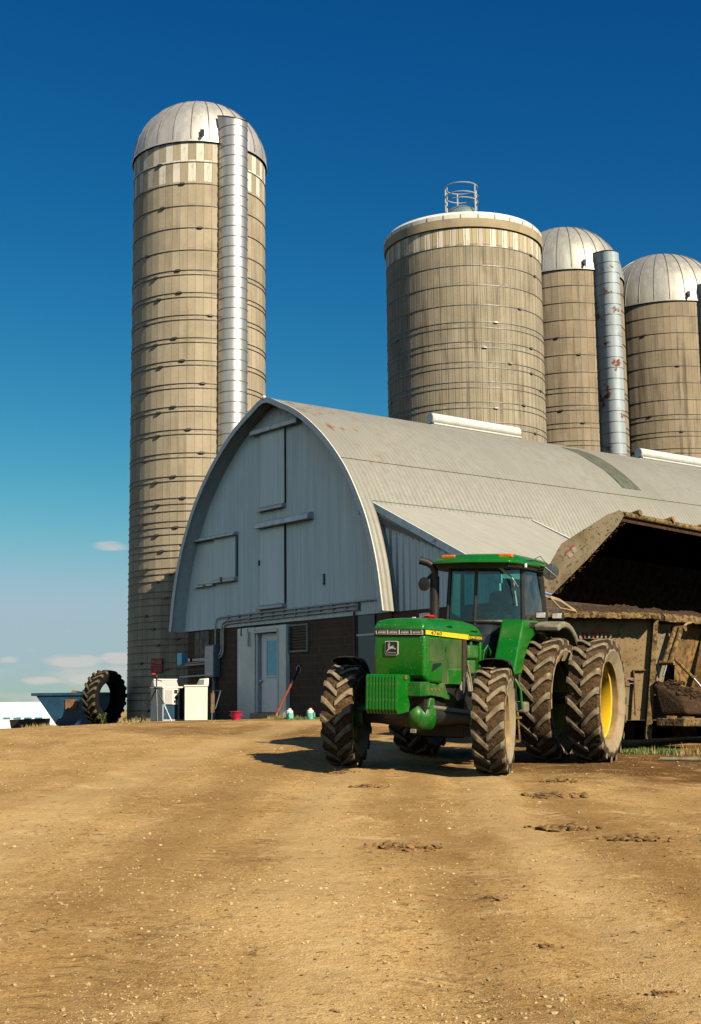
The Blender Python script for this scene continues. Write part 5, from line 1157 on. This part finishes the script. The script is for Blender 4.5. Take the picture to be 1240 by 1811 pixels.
def build_bag():
    q = MB(); y0 = 82.0; zt = EYE+.51; zg = -1.1
    n = 17; rs = []
    def sg(v, p): return math.copysign(abs(v)**p, v)
    for x, k in [(-64,1),(-40,1),(-22,1),(-18.2,1),(-17.5,.97),(-17.0,.88),(-16.8,.6)]:
        rs.append([(x, y0-1.35*k*sg(cos(pi*j/(n-1)), .42), (zt-zg)*k*sg(sin(pi*j/(n-1)), .42)) for j in range(n)])
    P = thing('silage_bag', 'long white plastic silage bag with blue dashes at the far left', 'silage bag', loc=(0,0,zg))
    q.rings(rs).build('film', G['bag'], P, smooth=60)
    q = MB(); x = -44.
    while x < -18.4: q.box(x, x+.42, y0-1.37, y0-1.30, EYE-.47-zg, EYE-.39-zg); x += .64
    q.build('blue_dashes', G['bluedash'], P)
    z = G0(-10.9, 44.5); P = thing('feed_bunk', 'low black feed bunk in front of the white silage bag', 'feed bunk', loc=(-10.9,44.8,z-.05))
    q = MB(); q.hull8([(-.40,-.3,0),(.7,-.3,0),(.7,.3,0),(-.40,.3,0)], [(-.46,-.35,.33),(.75,-.35,.36),(.75,.35,.36),(-.46,.35,.33)]); q.build('trough', G['black'], P, bevel=.01)
    MB().box(-.10,.02,-.36,-.30,.13,.16).build('white_mark', G['white'], P)
build_bag()
def build_tripod():
    x, y = -4.85, 33.3; z = G0(x, y)
    P = thing('tripod', 'black photo tripod with one pale lower leg in front of the white appliances', 'tripod', loc=(x,y,z))
    ap = Vector((-.02,0,.86)); feet = [Vector((-.42,.05,0)), Vector((.06,-.30,-.02)), Vector((.38,.02,0))]
    for i, f in enumerate(feet):
        m_ = ap+(f-ap)*.50; d = (f-ap).normalized()
        L = MB().tube([ap+d*.05, m_], .023, 8).build('leg', G['black'], P)
        MB().tube([m_, f], .018, 8).build('lower_leg', G['steel'] if i == 2 else G['black'], L)
        MB().tube([m_-d*.03, m_+d*.03], .024, 8).build('leg_lock', G['pane'] if i == 2 else G['black'], L); MB().ball(f+Vector((0,0,.02)), (.025,.025,.025), 8, 6).build('foot', G['black'], L)
    MB().tube([ap-Vector((0,0,.2)), ap+Vector((0,0,.22))], .017).lathe([(.05,-.03),(.06,0),(.05,.03),(0,.03)], ap, seg=12).build('centre_column', G['black'], P)
    MB().lathe([(.035,-.02),(.036,.02),(0,.02)], ap-Vector((0,0,.02)), seg=12).build('red_collar', G['red'], P)
    h = MB().ball(ap+Vector((0,0,.27)), (.05,.05,.06), 12, 8).box(-.09,.05,-.04,.04,1.165,1.19).build('ball_head', G['black'], P); MB().tube([ap+Vector((0,0,.2)), ap+Vector((.10,0,.18)), ap+Vector((.13,0,.15))], .014).build('pan_handle', G['black'], h)
    MB().box(-.12,-.05,-.03,.03,1.185,1.225).build('red_clamp', G['red'], h)
build_tripod()
def build_appliances():
    # washer on the right: its bare side faces the yard, the console stands at its right end
    x, y = -4.15, 35.7; z = G0(x, y)-.01
    P = thing('washing_machine', 'cream white washing machine turned sideways with its console at the right', 'washing machine', loc=(x,y,z), rz=R(6))
    MB().box(-.31,.29,-.34,.34,.02,.90).build('cabinet', G['enamel'], P, bevel=.012)
    MB().box(-.33,.31,-.36,.36,.9,.945).build('lid_top', G['enamel'], P, bevel=.01)
    c = MB().hull8([(.0,-.34,.945),(.32,-.34,.945),(.32,.34,.945),(.0,.34,.945)], [(.08,-.33,1.10),(.32,-.33,1.12),(.32,.33,1.12),(.08,.33,1.10)]).build('console', G['enamel'], P, bevel=.012)
    MB().hull8([(.0,-.345,.95),(.19,-.345,.95),(.19,-.335,.95),(.0,-.335,.95)], [(.07,-.345,1.085),(.21,-.345,1.09),(.21,-.335,1.09),(.07,-.335,1.085)]).build('control_panel', G['bluegrey'], c)
    MB().box(-.28,.28,-.3,.3,-.06,.02).build('base', G['blackm'], P)
    # the other machine with its front stripped open
    x, y = -4.93, 35.95; z = G0(x, y)-.01
    P = thing('clothes_dryer', 'stripped grey and white dryer with open front left of the cream washer', 'dryer', loc=(x,y,z), rz=R(37))
    q = MB(); q.box(-.36,-.33,-.33,.33,.02,.88).box(.36,.39,-.33,.33,.02,.88).box(-.33,.36,.30,.33,.02,.88).box(-.33,.36,-.33,.30,.02,.06); q.build('cabinet', G['enamel2'], P, bevel=.006)
    MB().box(-.38,.41,-.35,.35,.88,.925).build('top', G['enamel'], P, bevel=.012)
    c = MB().hull8([(-.36,.12,.925),(.39,.12,.925),(.39,.33,.925),(-.36,.33,.925)], [(-.34,.22,1.11),(.37,.22,1.13),(.37,.33,1.13),(-.34,.33,1.11)]).build('console', G['enamel2'], P, bevel=.03, seg=3)
    MB().box(-.34,.38,.20,.216,1.10,1.14).build('console_trim', G['white'], c, bevel=.006)
    f = MB().box(-.33,.10,-.335,-.31,.45,.88).build('front_sheet', G['enamel'], P, bevel=.006)
    MB().box(-.30,-.08,-.345,-.336,.46,.84).build('inner_plate', G['enamel2'], f); q = MB(); q.box(-.02,.08,-.342,-.336,.74,.84).box(-.03,.05,-.342,-.336,.50,.56).box(.02,.09,-.342,-.336,.58,.68); q.build('dark_holes', G['blackm'], f)
    MB().box(-.33,.10,-.30,-.28,.06,.45).build('lower_panel', G['dumpster'], P); MB().box(-.33,.36,-.05,-.02,.06,.88).build('bulkhead', G['blackm'], P)
    MB().box(.10,.14,-.335,-.30,.06,.88).build('edge_post', G['steel'], P)
    MB().tube([(.24,-.2,.06),(.24,-.2,.86)], .03).tube([(.28,-.25,.2),(.2,-.25,.4),(.27,-.22,.6)], .02).build('pipes', G['rust'], P)
    MB().lathe([(.0,0),(.07,0),(.07,.06),(0,.06)], (.24,-.25,.25), (0,-1,0), 14).build('pump', G['blackm'], P)
    MB().box(-.33,.36,-.3,.3,-.08,.02).build('base', G['blackm'], P)
    # bent leaning rack beside the washer
    x, y = -3.68, 36.0; z = G0(x, y)
    P = thing('metal_rack', 'small bent metal stand in the shade right of the cream washer', 'stand', loc=(x,y,z))
    MB().tube([(-.1,0,0),(-.06,0,.78),(.14,0,.78),(.0,0,.30)], .014).build('frame', G['bluegrey'], P); MB().box(-.12,-.02,-.01,.01,.2,.72).build('plate', G['rust'], P)
build_appliances()
def build_small():
    x, y = -3.0, 34.6; z = G0(x, y)
    P = thing('bucket', 'bright pink rubber bucket by the white entry', 'bucket', loc=(x,y,z))
    MB().lathe([(0,0),(.105,0),(.145,.215),(.150,.22),(.138,.225),(.10,.02),(0,.02)], seg=24).build('pail', G['pink'], P)
    MB().lathe([(.147,.205),(.162,.207),(.162,.225),(.147,.228)], seg=24).build('rim', G['pink'], P); MB().tube([(-.15,0,.21),(-.16,-.05,.12),(0,-.17,.09),(.16,-.05,.12),(.15,0,.21)], .007).build('handle', G['pink'], P)
    first = None
    for x, y, lab in ((-1.49,31.75,'mint green jug with white cap nearer the leaning red bar'), (-1.0,31.75,'mint green jug with white cap nearer the front wheel of the tractor')):
        z = G0(x, y)
        P = thing('jug', lab, 'jug', loc=(x,y,z), group='mint jugs in the weeds')
        if first is None:
            a = MB().lathe([(0,0),(.085,0),(.09,.01),(.09,.15),(.086,.155),(0,.155)], seg=24).build('body', G['mint'], P)
            b = MB().lathe([(.082,.155),(.082,.20),(.055,.225),(.04,.23),(.04,.262),(0,.265)], seg=24).build('cap', G['white'], P)
            c = MB().tube([(.0,-.088,.17),(.0,-.13,.15),(.0,-.13,.06),(.0,-.088,.04)], .012).build('handle', G['mint'], P); first = (a,b,c)
        else:
            for q in first: copy_obj(q, P)
            P.rotation_euler = (0,0,.9)
    b0 = Vector((-1.92,32.9,0)); b0.z = G0(b0.x,b0.y); b1 = Vector((-1.31,34.30,EYE+1.10))
    P = thing('pry_bar', 'rusty red iron bar leaning against the dark block wall', 'bar', loc=b0)
    d = b1-b0; MB().tube([(0,0,0), d*.62], .030, 8).build('shaft', G['redbar'], P); MB().tube([d*.62, d*.97], .034, 8).build('dark_end', G['blackm'], P)
    MB().tube([d*.90+Vector((.05*cos(R(a)), 0, .10*sin(R(a))+.0)) for a in range(0,361,30)], .012, 6).build('chain_ring', G['conduit'], P)
    # pipe lying on the ground at the right
    p0, p1 = Vector((4.62,20.35,0)), Vector((6.4,19.95,0)); p0.z = G0(p0.x,p0.y)+.025; p1.z = G0(p1.x,p1.y)+.03
    P = MB().tube([(0,0,0), tuple((p1-p0)*.5+Vector((0,0,.012))), tuple(p1-p0)], .028, 10).build('pipe', G['fender']); P.location = p0; tag(P, 'grey green pipe lying on the dirt right of the rear wheels', 'pipe')
build_small()

# ---------------------------------------------------------------- clumps, weeds, gravel
def clump(x, y, r, n, seed, label, mt='clod', flat=.5):
    rn = random.Random(seed); q = MB()
    z0 = G0(x, y)
    for i in range(n):
        a, d = rn.uniform(0, 2*pi), min(.85, abs(rn.gauss(0, .45)))*r; px, py = d*cos(a)*1.35, d*sin(a)*.8
        q.lump((px, py, G0(x+px, y+py)-z0+.005+max(0,(1-d/r))*r*.08), rn.uniform(.10,.34)*r*(.4+.7*rn.random())*.62, seed*97+i, flat)
    sg, rg = 26, 7; vs = [(0,0,.03*r/.2)]
    for k in range(1, rg+1):
        for i in range(sg):
            a = 2*pi*i/sg; d = r*.62*k/rg*(1+.75*noise.noise(Vector((cos(a)*1.6, sin(a)*1.6, seed*3.1)))); px, py = d*cos(a)*1.4, d*sin(a)*.85
            h = .05*r*(1-(k/rg)**2)+rn.uniform(0,.05)*r if k < rg else -.015
            vs.append((px, py, G0(x+px, y+py)-z0+h))
    fs = [(0,1+i,1+(i+1)%sg) for i in range(sg)]+[(1+(k-1)*sg+i,1+k*sg+i,1+k*sg+(i+1)%sg,1+(k-1)*sg+(i+1)%sg) for k in range(1,rg) for i in range(sg)]
    q.add(vs, fs)
    o = q.build('manure_clump', G[mt], smooth=50, loc=(x,y,z0)); tag(o, label, 'clump', group='dark clumps dropped on the yard')
for a in ((.40,11.3,.27,90,1,'flattened brown clump alone in mid yard below the front axle of the tractor'),
          (2.30,15.3,.32,130,2,'broad crumbly clump on the wheel track just in front of the left front wheel'),
          (1.92,12.5,.30,80,3,'lumpy dark clump in the row right of mid yard, left of the reddish one'),
          (2.42,11.7,.27,90,4,'reddish brown clump near the right side of mid yard'),
          (.88,8.9,.13,40,5,'thin smear of brown clods in the middle of the near yard'),
          (1.06,7.58,.10,22,6,'two small dark clods close together on the near right'),
          (1.47,6.62,.09,16,7,'round dark clod at the lower right edge of the yard'),
          (-.15,18.0,.20,60,8,'scattered crumbs at the foot of the front wheel left in view'),
          (.17,16.1,.22,60,9,'crumbly streak in front of the tractor weights'),
          (2.66,16.9,.30,90,10,'heap of crumbs beside the rear wheel track at the right'),
          (-.68,10.5,.06,10,11,'tiny black clod on the smooth dirt left of centre')): clump(*a)
def blades(name, spots, mt, label, cat, hmin, hmax, w=.006, lean=.5, seed=1, kind='stuff'):
    rn = random.Random(seed); q = MB()
    for (cx, cy, rx, ry, n) in spots:
        for i in range(n):
            a, d = rn.uniform(0, 2*pi), sqrt(rn.random()); x, y = cx+rx*d*cos(a), cy+ry*d*sin(a); z = G0(x, y)-.005
            h = rn.uniform(hmin, hmax)*(1.1-.6*d); t = rn.uniform(0, 2*pi); lx, ly = cos(t)*h*lean*rn.random(), sin(t)*h*lean*rn.random(); ww = w*rn.uniform(.6,1.3); c, s = cos(t+1.57)*ww, sin(t+1.57)*ww
            q.add([(x-c,y-s,z),(x+c,y+s,z),(x+lx*.4+c*.8,y+ly*.4+s*.8,z+h*.6),(x+lx*.4-c*.8,y+ly*.4-s*.8,z+h*.6),(x+lx,y+ly,z+h)], [(0,1,2,3),(3,2,4)])
    o = q.build(name, G[mt], smooth=0); tag(o, label, cat, kind=kind); return o
blades('grass', [(5.05,22.6,.42,.45,1500),(4.45,22.0,.25,.2,260),(4.9,21.9,.5,.25,350),(-1.3,32.0,.6,.5,700),(-8.3,41.2,.5,.2,240),(-7.2,41.0,.35,.2,160)], 'grass', 'short green grass by the spreader and along the wall', 'grass', .03, .10, seed=3)
blades('dry_grass', [(5.2,21.8,.9,.3,200),(-9.4,41.6,.3,.2,240),(-6.4,40.3,.7,.35,700),(-6.0,38.6,.7,.4,300),(-1.7,32.6,.4,.3,200),(-10.0,42.2,.4,.2,160),(-9.62,41.8,.06,.06,40)], 'dry', 'dry straw coloured grass tufts at the foot of the silo and dumpster', 'dry grass', .04, .22, seed=4)
def weed(x, y, h, seed, label):
    rn = random.Random(seed); z = G0(x, y); P = thing('weed', label, 'plant', loc=(x,y,z), group='yellow green weeds by the tall silo')
    st, lf = MB(), MB()
    for k in range(4):
        a = rn.uniform(0, 6.3); top = Vector((cos(a)*h*.35, sin(a)*h*.3, h*rn.uniform(.7,1))); st.tube([(0,0,0), top*.5+Vector((0,0,.03)), top], .006, 5)
        for j in range(9):
            t = rn.uniform(.25,1); b = rn.uniform(0, 6.3); c = top*t; l = rn.uniform(.05,.10); d = Vector((cos(b),sin(b),rn.uniform(-.2,.5)))*l; s = Vector((-sin(b),cos(b),rn.uniform(-.3,.3)))*l*.32
            lf.add([c, c+d*.5+s, c+d, c+d*.5-s], [(0,1,2,3)])
    st.build('stem', G['grass'], P); lf.build('leaves', G['leaf'], P, smooth=0)
weed(-7.55, 40.6, .38, 1, 'yellow green leafy weed in front of the standing black tyre')
weed(-6.85, 40.3, .20, 2, 'small low weed between the standing black tyre and the tall silo')
weed(-6.3, 40.0, .18, 3, 'tiny weed sprig at the dark foot of the tall silo')
def gravel():
    rn = random.Random(21); q = MB()
    def patch(): return
    n = 0; shapes = []
    for i in range(14):
        b = MB(); b.lump((0,0,0), 1, i, .62, 1); shapes.append(b)
    while n < 30000:
        y = 4.4+34*rn.random()**2.4; x = (rn.random()*2-1)*(.30*y+.4)
        d = noise.noise(Vector((x*.6, y*.6, 5)))+.5*noise.noise(Vector((x*2.1,y*2.1,8)))+.18-.25*sstep(5,-2,x+2.5)*-1*.4
        side = .45 if x < -.08*y and y < 9 else 0.
        if rn.random() > .16+max(0,d)*1.1+side*.5: continue
        r = min(.018, .0023*math.exp(abs(rn.gauss(0,.74))))*(1 if y < 10 else 1.15)
        z = G0(x, y)+r*.12; s = rn.choice(shapes); a = rn.uniform(0, 6.3); ca, sa = cos(a)*r, sin(a)*r
        o = len(q.v); q.v += [(x+vx*ca-vy*sa, y+vx*sa+vy*ca, z+vz*r) for vx,vy,vz in s.v]; q.f += [[o+k for k in f] for f in s.f]; q.mi += [0]*len(s.f); n += 1
    o = q.build('gravel', G['stone'], smooth=0); tag(o, 'pale limestone chips scattered over the packed dirt', 'gravel', kind='stuff')
    q = MB()
    for i in range(7000):
        y = 4.6+22*rn.random()**1.9; x = (rn.random()*2-1)*(.29*y+.3)
        d = noise.noise(Vector((x*.7, y*.7, 15)))
        if rn.random() > .30+max(0,d)*1.4: continue
        b = rn.uniform(0, pi); l = rn.uniform(.008,.035); z = G0(x, y)
        if rn.random() < .55: q.lump((x,y,z+.002), rn.uniform(.004,.014), i, .5)
        else: q.tube([(x-l*cos(b),y-l*sin(b),z+.004),(x,y,z+.008),(x+l*cos(b),y+l*sin(b),z+.004)], .0018, 3)
    o = q.build('straw_bits', G['straw'], smooth=0); tag(o, 'bits of straw and brown crumbs strewn over the yard', 'straw', kind='stuff')
gravel()
bpy.context.view_layer.update()
